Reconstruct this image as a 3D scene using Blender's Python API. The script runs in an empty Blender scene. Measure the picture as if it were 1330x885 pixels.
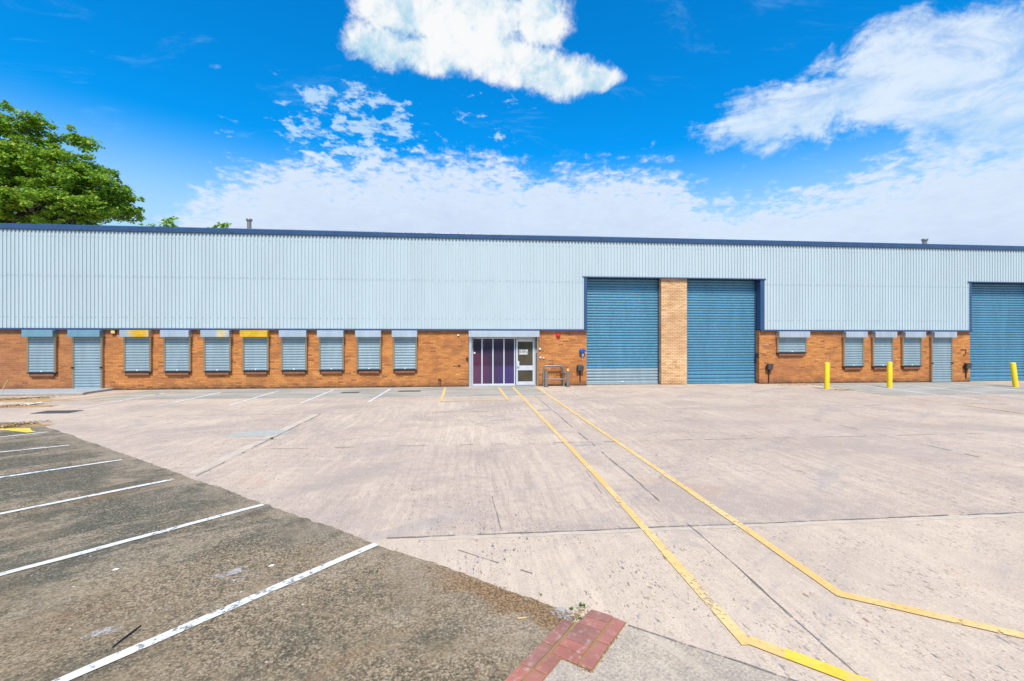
import bpy, math, random
from mathutils import Vector, Matrix, noise as mnoise
random.seed(7)
R = math.radians
scene = bpy.context.scene
col = scene.collection

# ------------------------------------------------------------------ measuring
# The photograph was taken 2.1 m above the yard, level, 16 mm lens, 5.5 deg to the right of square on.
# World frame: X along the front wall, Y away from the camera, front wall at Y = 20.78.
CAM_H, F_PX, YAW, WALL = 2.1, 591.0, math.atan(57 / 591), 20.78
ca, sa = math.cos(YAW), math.sin(YAW)
def ray(px, py):
    u = (px - 665) / F_PX
    return Vector((u * ca + sa, -u * sa + ca, (442.5 - py) / F_PX))
def G(px, py):
    d = ray(px, py); s = CAM_H / -d.z
    return (d.x * s, d.y * s)
def WX(px, Y=WALL):
    d = ray(px, 400); return d.x / d.y * Y
def WZ(px, py, Y=WALL):
    d = ray(px, py); return CAM_H + d.z * Y / d.y
def azel(px, py):
    d = ray(px, py)
    return math.degrees(math.atan2(d.x, d.y)), math.degrees(math.atan2(d.z, math.hypot(d.x, d.y)))

# ------------------------------------------------------------------ node helper
class N:
    def __init__(s, name, world=False):
        if world:
            s.m = bpy.data.worlds.new(name)
        else:
            s.m = bpy.data.materials.new(name)
        s.m.use_nodes = True
        s.t = s.m.node_tree; s.t.nodes.clear()
    def n(s, typ, **kw):
        nd = s.t.nodes.new(typ)
        for k, v in kw.items(): setattr(nd, k, v)
        return nd
    def l(s, a, b): s.t.links.new(a, b)
    def put(s, sock, v):
        if hasattr(v, 'is_output'): s.l(v, sock)
        elif isinstance(v, (tuple, list)):
            sock.default_value = tuple(v) + ((1,) if len(v) == 3 and len(sock.default_value) == 4 else ())
        else: sock.default_value = v
    def math(s, op, a, b=0.0, c=None, clamp=False):
        nd = s.n('ShaderNodeMath', operation=op, use_clamp=clamp)
        s.put(nd.inputs[0], a); s.put(nd.inputs[1], b)
        if c is not None: s.put(nd.inputs[2], c)
        return nd.outputs[0]
    def add(s, a, b): return s.math('ADD', a, b)
    def mul(s, a, b): return s.math('MULTIPLY', a, b)
    def sub(s, a, b): return s.math('SUBTRACT', a, b)
    def mix(s, fac, a, b, blend='MIX'):
        nd = s.n('ShaderNodeMix', data_type='RGBA', blend_type=blend, clamp_factor=True)
        s.put(nd.inputs[0], fac); s.put(nd.inputs[6], a); s.put(nd.inputs[7], b)
        return nd.outputs[2]
    def step(s, v, lo, hi, a=0.0, b=1.0):
        nd = s.n('ShaderNodeMapRange', interpolation_type='SMOOTHSTEP')
        s.put(nd.inputs[0], v); s.put(nd.inputs[1], lo); s.put(nd.inputs[2], hi); s.put(nd.inputs[3], a); s.put(nd.inputs[4], b)
        return nd.outputs[0]
    def pos(s): return s.n('ShaderNodeNewGeometry').outputs['Position']
    def objco(s): return s.n('ShaderNodeTexCoord').outputs['Object']
    def scale(s, v, sc):
        nd = s.n('ShaderNodeVectorMath', operation='MULTIPLY'); s.put(nd.inputs[0], v); nd.inputs[1].default_value = sc
        return nd.outputs[0]
    def rot(s, v, ang):
        nd = s.n('ShaderNodeVectorRotate', rotation_type='Z_AXIS'); s.put(nd.inputs[0], v); nd.inputs['Angle'].default_value = ang
        return nd.outputs[0]
    def noise(s, v, sc, det=4, rough=.55, dist=0.0, lac=2.0):
        nd = s.n('ShaderNodeTexNoise'); s.put(nd.inputs['Vector'], v)
        nd.inputs['Scale'].default_value = sc; nd.inputs['Detail'].default_value = det
        nd.inputs['Roughness'].default_value = rough; nd.inputs['Distortion'].default_value = dist; nd.inputs['Lacunarity'].default_value = lac
        return nd.outputs[0]
    def voro(s, v, sc, out='Distance', feat='F1', rnd=1.0):
        nd = s.n('ShaderNodeTexVoronoi', feature=feat); s.put(nd.inputs['Vector'], v)
        nd.inputs['Scale'].default_value = sc; nd.inputs['Randomness'].default_value = rnd
        return nd.outputs[out]
    def sep(s, v):
        nd = s.n('ShaderNodeSeparateXYZ'); s.put(nd.inputs[0], v); return nd.outputs
    def comb(s, x, y, z=0.0):
        nd = s.n('ShaderNodeCombineXYZ')
        for i, v in enumerate((x, y, z)): s.put(nd.inputs[i], v)
        return nd.outputs[0]
    def bump(s, h, strength=.3, dist=.01, normal=None):
        nd = s.n('ShaderNodeBump'); s.put(nd.inputs['Height'], h); nd.inputs['Strength'].default_value = strength; nd.inputs['Distance'].default_value = dist
        if normal is not None: s.l(normal, nd.inputs['Normal'])
        return nd.outputs[0]
    def out(s, base, rough=.6, metal=0.0, normal=None, spec=.5, alpha=None, **kw):
        b = s.n('ShaderNodeBsdfPrincipled')
        s.put(b.inputs['Base Color'], base); s.put(b.inputs['Roughness'], rough); s.put(b.inputs['Metallic'], metal)
        s.put(b.inputs['Specular IOR Level'], spec)
        if normal is not None: s.l(normal, b.inputs['Normal'])
        if alpha is not None: s.put(b.inputs['Alpha'], alpha)
        o = s.n('ShaderNodeOutputMaterial'); s.l(b.outputs[0], o.inputs[0])
        s.b = b
        return s.m

# ------------------------------------------------------------------ materials
def mat_concrete(name, base, ridge=1.0, agg=1.0, slabs=True, ang=0.0):
    s = N(name); p = s.pos()
    if ang: p = s.rot(p, ang)
    q = s.sep(p)
    def tone(k, kb=None): return (min(.85, base[0] * k), min(.85, base[1] * k), min(.85, base[2] * (kb or k)))
    big = s.noise(p, .14, 5, .6); mid = s.noise(s.scale(p, (.8, 1, 1)), .55, 7, .66, .5); fine = s.noise(p, 7, 6, .75); grain = s.noise(p, 55, 3, .7)
    wob = s.add(q[0], s.mul(s.sub(s.noise(s.scale(p, (.4, .5, 1)), 1.0, 3, .5), .5), .25))
    rp = s.comb(wob, s.mul(q[1], .05))
    st = s.noise(rp, 7.5, 3, .6); st2 = s.noise(rp, 19, 3, .65)                # tined ridges running away from the camera
    patchy = s.step(s.noise(s.scale(p, (1, .6, 1)), .33, 4, .55), .40, .56)
    c = s.mix(s.step(big, .38, .62), tone(.92, .94), tone(1.08, 1.05))
    c = s.mix(s.mul(s.step(mid, .50, .60), .72), c, tone(.72, .79))
    c = s.mix(s.mul(s.step(s.noise(s.scale(s.rot(p, R(-15)), (1, .55, 1)), .28, 7, .68, .7), .50, .62), .45), c, (base[0] * .74, base[1] * .73, base[2] * .76))
    c = s.mix(s.mul(s.step(mid, .47, .36), .5), c, tone(1.2, 1.16))
    c = s.mix(s.mul(s.step(s.noise(s.scale(p, (.5, 1.6, 1)), .8, 6, .7, .6), .54, .64), .34), c, tone(.72, .84))
    c = s.mix(s.mul(s.step(s.noise(p, .36, 5, .65, .4), .54, .66), .4), c, (base[0] * 1.02, base[1] * .9, base[2] * .82))
    c = s.mix(s.mul(s.step(fine, .5, .60), .5), c, tone(.70, .74))
    c = s.mix(s.mul(s.step(fine, .46, .38), .42), c, tone(1.25, 1.22))
    c = s.mix(s.mul(s.step(grain, .51, .60), .62), c, tone(.55, .57))
    c = s.mix(s.mul(s.step(grain, .47, .38), .5), c, tone(1.32, 1.3))
    if ridge:
        c = s.mix(s.mul(s.mul(s.step(st2, .49, .57), patchy), .42 * ridge), c, tone(.64, .67))
        c = s.mix(s.mul(s.mul(s.step(st, .53, .62), s.sub(1, s.mul(patchy, .4))), .30 * ridge), c, tone(.76, .78))
        c = s.mix(s.mul(s.mul(s.step(st, .47, .40), s.step(mid, .6, .4)), .38 * ridge), c, tone(1.25, 1.22))
    if slabs:
        ix = s.math('FLOOR', s.math('DIVIDE', s.add(q[0], 4.18), 6.67)); iy = s.math('FLOOR', s.math('DIVIDE', s.sub(q[1], 4.93), 4.3))
        wn = s.n('ShaderNodeTexWhiteNoise', noise_dimensions='2D'); s.l(s.comb(ix, iy), wn.inputs['Vector'])
        c = s.mix(s.mul(wn.outputs[0], .20), c, tone(.62, .66))
        c = s.mix(s.mul(s.step(q[1], 4.96, 4.90), .32), c, tone(1.22, 1.12))
    # stones showing where the skin has worn off, drawn out along the ridges
    warp = s.n('ShaderNodeVectorMath', operation='ADD'); s.put(warp.inputs[0], s.scale(p, (1, .36, 1)))
    nz = s.n('ShaderNodeTexNoise'); s.put(nz.inputs['Vector'], p); nz.inputs['Scale'].default_value = 22; nz.inputs['Detail'].default_value = 2
    s.put(warp.inputs[1], s.scale(nz.outputs[1], (.045, .03, 0)))
    worn = s.step(s.noise(p, .30, 5, .65), .42, .56, .12, 1.0)
    if slabs: worn = s.math('MAXIMUM', worn, s.mul(s.step(q[1], 5.2, 4.7), s.step(s.noise(p, .9, 4, .6), .36, .56, .35, 1.0)))
    clump = s.step(s.noise(p, 1.8, 5, .65), .40, .58, .30, 1.0)
    for sc, frac, k in ((25, .26, .85), (42, .50, .85), (68, .60, .8), (110, .6, .7)):
        v = s.voro(warp.outputs[0], sc); vc = s.sep(s.voro(warp.outputs[0], sc, 'Color'))
        m_ = s.mul(s.step(v, s.add(s.mul(vc[2], .28), .14), s.mul(vc[2], .2)), s.step(vc[0], 1 - frac, 1.04 - frac))
        c = s.mix(s.mul(s.mul(s.mul(m_, worn), clump), k * agg), c, s.mix(s.step(vc[1], .3, .6), (.10, .11, .15), (.24, .14, .085)))
    # oil, tyre and rust stains
    oil = s.step(s.noise(s.scale(p, (.8, 1, 1)), .7, 7, .7, .6), .58, .70)
    tyre = s.step(s.noise(s.scale(s.rot(p, R(52)), (1.5, .22, 1)), .9, 7, .7, .4), .53, .66)
    c = s.mix(s.mul(tyre, .26), c, (.25, .235, .245))
    c = s.mix(s.mul(oil, .40), c, (.24, .225, .23))
    rust = s.step(s.noise(p, .5, 8, .7, .3), .57, .68)
    c = s.mix(s.mul(rust, .3), c, (.50, .29, .17))
    h = s.add(s.mul(st2, .7 * ridge), s.add(s.mul(grain, .5), s.mul(fine, .5)))
    return s.out(c, .9, 0, s.bump(h, .6, .012), .2)

def mat_asphalt(name):
    s = N(name); p = s.pos(); q = s.sep(p)
    grain = s.noise(p, 48, 5, .75); med = s.noise(p, 15, 5, .72, .4); big = s.noise(p, .30, 6, .62, .4); mid = s.noise(s.scale(s.rot(p, R(-40)), (.45, 1.3, 1)), 1.1, 7, .68, .5)
    dirt = s.step(s.add(big, s.step(q[1], 8.5, 2.5, -.09, .10)), .43, .56)
    rough_ = s.step(s.noise(p, .75, 6, .7, .6), .38, .58, .42, 1.0)          # bare coarse chippings here, silted smooth there
    c = s.mix(dirt, (.108, .108, .086), (.285, .215, .138))
    c = s.mix(s.mul(s.step(mid, .51, .60), .7), c, (.38, .305, .22))
    c = s.mix(s.mul(s.step(mid, .46, .37), .75), c, (.125, .112, .08))
    c = s.mix(s.mul(s.step(s.noise(p, 4.2, 6, .75, .5), .50, .62), .45), c, (.10, .085, .06))
    c = s.mix(s.mul(s.step(s.noise(p, 3.1, 6, .75, .5), .53, .64), .4), c, (.33, .26, .185))
    c = s.mix(s.mul(s.mul(s.step(med, .50, .58), .62), rough_), c, (.08, .07, .05))
    c = s.mix(s.mul(s.mul(s.step(med, .46, .39), .5), rough_), c, (.33, .27, .19))
    c = s.mix(s.mul(s.mul(s.step(grain, .50, .58), .7), rough_), c, (.05, .043, .032))
    c = s.mix(s.mul(s.mul(s.step(grain, .46, .39), .6), rough_), c, (.56, .47, .36))
    for sc, frac, k in ((26, .05, .95), (44, .09, .9), (80, .12, .8)):
        v = s.voro(p, sc); vc = s.sep(s.voro(p, sc, 'Color'))
        c = s.mix(s.mul(s.step(v, s.add(s.mul(vc[2], .25), .10), s.mul(vc[2], .2)), s.mul(s.step(vc[0], 1 - frac, 1.01 - frac), k)), c, s.mix(s.step(vc[1], .3, .7), (.30, .17, .10), (.62, .59, .55)))
    rust = s.step(s.noise(s.scale(s.rot(p, R(-40)), (.5, 1.2, 1)), .8, 8, .72, .5), .56, .66)
    c = s.mix(s.mul(rust, .5), c, (.26, .145, .075))
    # pale dusty margin along the concrete edge
    e = s.math('DIVIDE', s.add(s.mul(s.sub(q[0], .78), .62), s.mul(s.sub(q[1], 3.46), .785)), -1.0)
    edge = s.mul(s.step(s.add(e, s.mul(s.sub(s.noise(p, 1.3, 6, .7), .5), 2.0)), .85, .05), s.step(s.noise(p, 3, 6, .7), .36, .56))
    c = s.mix(s.mul(edge, .65), c, s.mix(s.step(grain, .4, .6), (.42, .345, .265), (.24, .19, .145)))
    near = s.mul(s.step(s.add(s.math('ABSOLUTE', s.sub(e, .12)), s.mul(s.sub(s.noise(p, 2.5, 7, .75), .5), .7)), .22, .06), s.step(q[0], -.55, .1))
    c = s.mix(s.mul(near, .85), c, s.mix(s.step(grain, .42, .56), (.36, .22, .11), (.13, .075, .04)))
    c = s.mix(1.0, c, (1.02, .962, .87), 'MULTIPLY')
    h = s.add(s.mul(grain, .8), s.mul(med, .9))
    return s.out(c, .92, 0, s.bump(h, .8, .014), .2)

def mat_apron():
    s = N('apron_tarmac'); p = s.pos()
    n1 = s.noise(s.scale(p, (.35, 1, 1)), 1.2, 6, .65, .4); g = s.noise(p, 40, 4, .7)
    c = s.mix(s.step(n1, .35, .7), (.29, .265, .225), (.43, .38, .315))
    c = s.mix(s.step(s.noise(p, .9, 7, .7), .58, .7, 0, .5), c, (.19, .175, .155))
    c = s.mix(s.step(g, .45, .75, 0, .4), c, (.12, .12, .12))
    return s.out(c, .9, 0, s.bump(g, .4, .008), .25)

def mat_brick(name, cols, mortar, stain=1.0, cw=.225):  # stain == 1.0 also switches on the painted vignette at the left end
    s = N(name); g = s.n('ShaderNodeNewGeometry'); p = g.outputs['Position']; q = s.sep(p); nn = s.sep(g.outputs['True Normal'])
    side = s.math('GREATER_THAN', s.math('ABSOLUTE', nn[0]), .5)
    u = s.add(s.mul(q[0], s.sub(1, side)), s.mul(s.add(q[1], .11), side))
    uv = s.comb(u, s.add(q[2], .003), 0)
    def br(c1, c2, m, bias=0.0):
        b = s.n('ShaderNodeTexBrick', offset=.5, offset_frequency=2)
        s.l(uv, b.inputs['Vector']); b.inputs['Color1'].default_value = c1 + (1,); b.inputs['Color2'].default_value = c2 + (1,); b.inputs['Mortar'].default_value = m + (1,)
        b.inputs['Scale'].default_value = 1; b.inputs['Mortar Size'].default_value = .009; b.inputs['Mortar Smooth'].default_value = .25
        b.inputs['Bias'].default_value = bias; b.inputs['Brick Width'].default_value = cw; b.inputs['Row Height'].default_value = .075
        return b
    b1 = br((0, 0, 0), (1, 1, 1), (.5, .5, .5))
    r1 = s.sep(b1.outputs[0])[0]
    # a second random number per brick
    row = s.math('FLOOR', s.math('DIVIDE', s.add(q[2], .003), .075))
    cellx = s.math('FLOOR', s.math('DIVIDE', s.add(u, s.mul(s.math('MODULO', row, 2), cw * .5)), cw))
    wn = s.n('ShaderNodeTexWhiteNoise', noise_dimensions='2D'); s.l(s.comb(cellx, row), wn.inputs['Vector'])
    r2 = wn.outputs[0]; w3 = s.sep(wn.outputs[1])
    big = s.noise(p, .35, 4, .6); mid = s.noise(s.scale(p, (.7, 1, 1.6)), 1.5, 5, .6)
    c = s.mix(s.step(s.add(s.mul(r2, .55), s.mul(big, .6)), .3, .85), cols[0], cols[1])
    c = s.mix(s.step(r1, .84, .97, 0, .45), c, cols[2])
    c = s.mix(s.step(w3[1], .90, .98, 0, .75), c, cols[3])
    c = s.mix(s.step(w3[2], .95, .99, 0, .5), c, tuple(min(.8, x * 1.6) for x in cols[1]))
    c = s.mix(s.step(mid, .50, .62, 0, .6), c, (cols[2][0] * .92, cols[2][1], cols[2][2]))
    c = s.mix(s.step(s.noise(p, .22, 4, .6), .54, .64, 0, .55), c, (cols[2][0] * .95, cols[2][1] * 1.0, cols[2][2] * 1.25))
    c = s.mix(s.mul(s.step(s.noise(p, 30, 4, .7), .4, .75), .3), c, tuple(x * .6 for x in cols[0]))
    if stain == 1.0: c = s.mix(s.step(s.add(q[0], s.mul(s.sub(s.noise(p, .5, 6, .7), .5), 7)), -13.5, -17.5, 0, .55), c, s.mix(r2, (.24, .095, .05), (.36, .15, .075)))  # darker, redder left end: vignette darkening painted into the brick colour
    c = s.mix(b1.outputs['Fac'], c, s.mix(s.step(mid, .4, .65), mortar, tuple(x * .7 for x in mortar)))
    # damp, splash dirt and efflorescence, ragged
    if stain:
        low = s.step(s.add(q[2], s.mul(s.sub(s.noise(s.scale(p, (1, 1, .6)), 1.1, 6, .7), .5), .9)), .34, .02)
        c = s.mix(s.mul(low, .55 * stain), c, (.075, .05, .035))
        moss = s.step(s.add(q[2], s.mul(s.sub(s.noise(p, 5, 5, .7), .5), .22)), .09, .02)
        c = s.mix(s.mul(moss, .75 * stain), c, (.028, .026, .016))
        eff = s.mul(s.step(s.noise(s.scale(p, (.6, 1, 1.7)), .9, 7, .72, .4), .63, .72), s.step(r2, .35, .6))
        c = s.mix(s.mul(eff, .5), c, (.52, .42, .34))
    h = s.sub(s.mul(s.noise(p, 45, 4, .7), .35), s.mul(b1.outputs['Fac'], 1.0))
    return s.out(c, .88, 0, s.bump(h, .6, .008), .25)

def mat_paint(name, c, rough=.4, dirt=.15, metal=0.0, spec=.5, sc=1.2, dirtcol=(.16, .14, .12), streak=True, var=.09):
    s = N(name); p = s.pos()
    n1 = s.noise(s.scale(p, (1.6, 1, .35) if streak else (1, 1, 1)), sc, 6, .65, .3)
    n2 = s.noise(p, sc * 9, 5, .65)
    cc = s.mix(s.step(n1, .3, .7), tuple(x * (1 - var) for x in c), tuple(min(1, x * (1 + var)) for x in c))
    cc = s.mix(s.mul(s.step(n2, .5, .72), dirt), cc, dirtcol)
    return s.out(cc, s.step(n2, .3, .7, rough * .85, min(1, rough * 1.25)), metal, s.bump(n2, .06, .01), spec)

def mat_faded(name, base, paint, centre, wid):
    # weathered steel box with a faded area of yellow paint
    s = N(name); p = s.pos(); q = s.sep(p)
    n1 = s.noise(p, 3.2, 5, .6, .3)
    d = s.math('ABSOLUTE', s.sub(q[0], centre))
    m = s.step(s.add(s.math('DIVIDE', d, wid), s.mul(s.sub(n1, .5), 1.3)), 1.5, .35)
    c = s.mix(m, base, s.mix(s.step(n1, .3, .7), paint, tuple(x * .75 for x in paint)))
    return s.out(c, .45, s.mul(s.sub(1, m), .75), None, .5)

def mat_marking(name, c, wear=.45):
    s = N(name); p = s.pos()
    n1 = s.noise(p, .9, 6, .7, .3); n2 = s.noise(p, 22, 6, .78); n3 = s.noise(s.scale(p, (1, .3, 1)), 6, 5, .7)
    cc = s.mix(s.step(n1, .42, .60, 0, .6), c, (min(.85, c[0] * 1.05 + .03), min(.85, c[1] * 1.2 + .04), min(.85, c[2] * 1.5 + .05)))
    cc = s.mix(s.step(n2, .48, .62, 0, .35), cc, (c[0] * .72, c[1] * .66, c[2] * .62))
    cc = s.mix(s.step(n3, .54, .66, 0, .4), cc, (.46, .38, .31))
    hole = s.step(s.add(s.mul(n2, .7), s.add(s.mul(n1, .35), s.mul(n3, .3))), .80 - .13 * wear, .86 - .13 * wear)
    return s.out(cc, .8, 0, s.bump(n2, .4, .006), .25, s.sub(1, s.mul(hole, .9)))

def mat_leaf(name, a, b, c3):
    s = N(name)
    at = s.n('ShaderNodeAttribute', attribute_name='tint'); r = s.sep(at.outputs['Vector'])
    c = s.mix(r[0], a, b); c = s.mix(s.step(r[1], .72, 1.0, 0, .8), c, c3)
    d = s.n('ShaderNodeBsdfPrincipled'); s.put(d.inputs['Base Color'], c); d.inputs['Roughness'].default_value = .5; d.inputs['Specular IOR Level'].default_value = .25
    tr = s.n('ShaderNodeBsdfTranslucent'); s.put(tr.inputs[0], s.mix(.5, c, (.25, .36, .03)))
    mx = s.n('ShaderNodeMixShader'); mx.inputs[0].default_value = .42
    s.l(d.outputs[0], mx.inputs[1]); s.l(tr.outputs[0], mx.inputs[2])
    o = s.n('ShaderNodeOutputMaterial'); s.l(mx.outputs[0], o.inputs[0])
    return s.m

def mat_film():
    # printed vinyl film on the glazing: dark violet, pink hill on the left, yard reflection painted as the lighter low band
    s = N('violet_film_glass'); p = s.pos(); q = s.sep(p)
    n1 = s.noise(p, .8, 5, .6, .6); n2 = s.noise(s.scale(p, (1, 1, .4)), 2.2, 6, .7, .8)
    c = s.mix(s.step(n1, .35, .65), (.012, .007, .030), (.022, .012, .045))
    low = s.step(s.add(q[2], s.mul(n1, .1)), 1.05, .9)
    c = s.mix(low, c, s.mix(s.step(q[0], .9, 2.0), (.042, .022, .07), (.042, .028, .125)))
    hill = s.add(s.mul(s.math('ABSOLUTE', s.sub(q[0], .3)), .55), q[2])
    pink = s.mul(s.step(hill, 1.66, 1.58), s.step(q[0], 1.35, .3))
    c = s.mix(pink, c, s.mix(s.step(q[2], 1.0, .9), (.075, .012, .045), (.10, .03, .075)))
    c = s.mix(s.mul(s.step(n2, .63, .72), .22), c, (.42, .33, .5))
    return s.out(c, .05, 0, None, .6)

def mat_glass():
    s = N('dark_door_glass'); p = s.pos(); q = s.sep(p)
    c = s.mix(s.step(s.noise(p, 1.4, 4, .6), .3, .7), (.055, .046, .030), (.085, .072, .05))
    return s.out(c, .05, 0, None, .4)

def mat_bark():
    s = N('bark'); p = s.pos()
    n1 = s.noise(s.scale(p, (1, 1, .25)), 5, 5, .7)
    return s.out(s.mix(n1, (.06, .045, .035), (.15, .12, .09)), .95, 0, s.bump(n1, .6, .05), .2)

M = dict(
    concrete=mat_concrete('brushed_concrete', (.56, .431, .325)),
    slab=mat_concrete('walk_concrete', (.46, .37, .275), 1.2, .8, False, R(-28)),
    asphalt=mat_asphalt('worn_asphalt'), apron=mat_apron(),
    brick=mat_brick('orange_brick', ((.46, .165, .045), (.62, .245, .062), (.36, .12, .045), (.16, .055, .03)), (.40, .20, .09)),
    buff=mat_brick('buff_brick', ((.66, .40, .19), (.80, .54, .30), (.56, .30, .13), (.42, .20, .09)), (.42, .22, .11), .35, .225),
    clad=mat_paint('pale_blue_cladding', (.425, .505, .525), .38, .04, .0, .5, .6, (.16, .14, .12), True, .035),
    screw=mat_paint('screw_head', (.20, .28, .33), .5, .1),
    navy=mat_paint('navy_trim', (.024, .068, .16), .35, .12, 0, .5),
    drip=mat_paint('dark_flashing', (.022, .04, .11), .45, .2),
    blue=mat_paint('blue_shutter_paint', (.08, .235, .34), .38, .30, .15, .5, .9, (.25, .33, .38)),
    galv=mat_paint('galvanised_steel', (.56, .63, .68), .40, .22, .75, .5, 1.8, (.30, .32, .33)),
    slat=mat_paint('galvanised_slat', (.25, .33, .365), .5, .22, .15, .5, 1.8, (.25, .28, .3)),
    guide=mat_paint('guide_steel', (.42, .33, .22), .35, .25, .8, .5, 2.0, (.2, .15, .1)),  # brown base paints the brick wall's reflection into the galvanised rails
    sill=mat_paint('brick_sill', (.24, .10, .06), .85, .3, 0, .2, 4),
    black=mat_paint('black_plastic', (.018, .018, .02), .5, .15, 0, .4, 4),
    dark=mat_paint('black_rubber', (.02, .017, .016), .7, .2, 0, .3, 4),
    alu=mat_paint('white_aluminium', (.56, .58, .62), .4, .1, .1, .5, 2),
    white=mat_paint('white_plastic', (.75, .74, .70), .5, .1, 0, .4, 4),
    red=mat_paint('red_plastic', (.60, .02, .025), .35, .08, 0, .5, 4),
    bluep=mat_paint('blue_plastic', (.015, .075, .32), .3, .05, 0, .5, 4),
    lightblue=mat_paint('pale_blue_plastic', (.20, .42, .70), .35, .05, 0, .5, 4),
    cream=mat_paint('cream_lamp_cover', (.80, .50, .12), .4, .1, 0, .5, 4),
    yellow=mat_paint('bollard_yellow', (.78, .55, .008), .42, .35, 0, .5, 2.5, (.35, .24, .05)),
    pipe=mat_paint('grey_pipe', (.22, .21, .205), .45, .35, .35, .5, 5, (.16, .10, .07)),
    rust=mat_paint('rusty_steel', (.20, .085, .045), .85, .4, .1, .3, 8),
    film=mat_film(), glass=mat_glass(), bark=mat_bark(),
    mwhite=mat_marking('white_road_paint', (.66, .62, .55), .7),
    mworn=mat_marking('worn_white_road_paint', (.76, .73, .68), .7),
    myel=mat_marking('yellow_road_paint', (.70, .44, .15), .5),
    mbright=mat_marking('bright_yellow_road_paint', (.76, .50, .05), .2),
    mfade=mat_marking('faded_yellow_road_paint', (.68, .45, .20), .75),
    joint=mat_marking('joint_filler', (.19, .155, .13), .75),
    patch=mat_paint('grey_mortar', (.40, .385, .335), .9, .3, 0, .2, 5, (.28, .27, .24)),
    smear=mat_marking('pale_mortar', (.40, .35, .30), 1.3),
    paver=mat_paint('red_paver', (.36, .145, .110), .9, .6, 0, .2, 2.2, (.46, .31, .25), False, .18),
    iron=mat_paint('cast_iron', (.10, .095, .09), .8, .3, .2, .3, 6),
    soil=mat_paint('soil', (.16, .10, .055), .95, .5, 0, .1, 9, (.07, .05, .03), False),
    soil_pale=mat_paint('pale_soil', (.42, .26, .12), .95, .45, 0, .1, 5, (.2, .13, .07), False),
    litter=mat_paint('dry_leaf', (.30, .19, .085), .85, .4, 0, .2, 6, (.12, .08, .04)),
    wood=mat_paint('pale_wood', (.55, .38, .18), .8, .3, 0, .2, 12),
    kerb=mat_paint('kerb_concrete', (.36, .33, .30), .9, .35, 0, .2, 5),
    paving=mat_paint('grey_paving', (.33, .34, .35), .9, .3, 0, .2, 2, (.2, .2, .2)),
    roof=mat_paint('grey_roof_sheet', (.36, .38, .40), .5, .2, .2),
    field=mat_paint('distant_ground', (.16, .17, .12), .95, .3, 0, .1, .05),
    leaf=mat_leaf('leaf_green', (.12, .28, .026), (.28, .47, .042), (.50, .50, .06)),
    leaf_light=mat_leaf('leaf_light_green', (.14, .26, .03), (.24, .38, .05), (.38, .40, .07)),
    margin=mat_paint('trowelled_concrete', (.53, .43, .33), .9, .3, 0, .2, 3, (.3, .26, .23)),
    moss=mat_paint('olive_moss', (.13, .14, .05), .95, .4, 0, .1, 9, (.16, .12, .07)),
    stain=mat_paint('old_stain', (.40, .335, .29), .95, .4, 0, .1, 6, (.42, .36, .31)),
    weed=mat_paint('weed_leaf', (.08, .20, .03), .6, .2, 0, .3, 9),
)

# ------------------------------------------------------------------ mesh builder
ORG = {}
def tag(o, label=None, cat=None, group=None, kind=None):
    if label: o['label'] = label
    if cat: o['category'] = cat
    if group: o['group'] = group
    if kind: o['kind'] = kind
    return o
def empty(name, loc):
    o = bpy.data.objects.new(name, None); col.objects.link(o); o.location = loc; o.empty_display_size = .2
    ORG[o] = Vector(loc); return o

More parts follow.
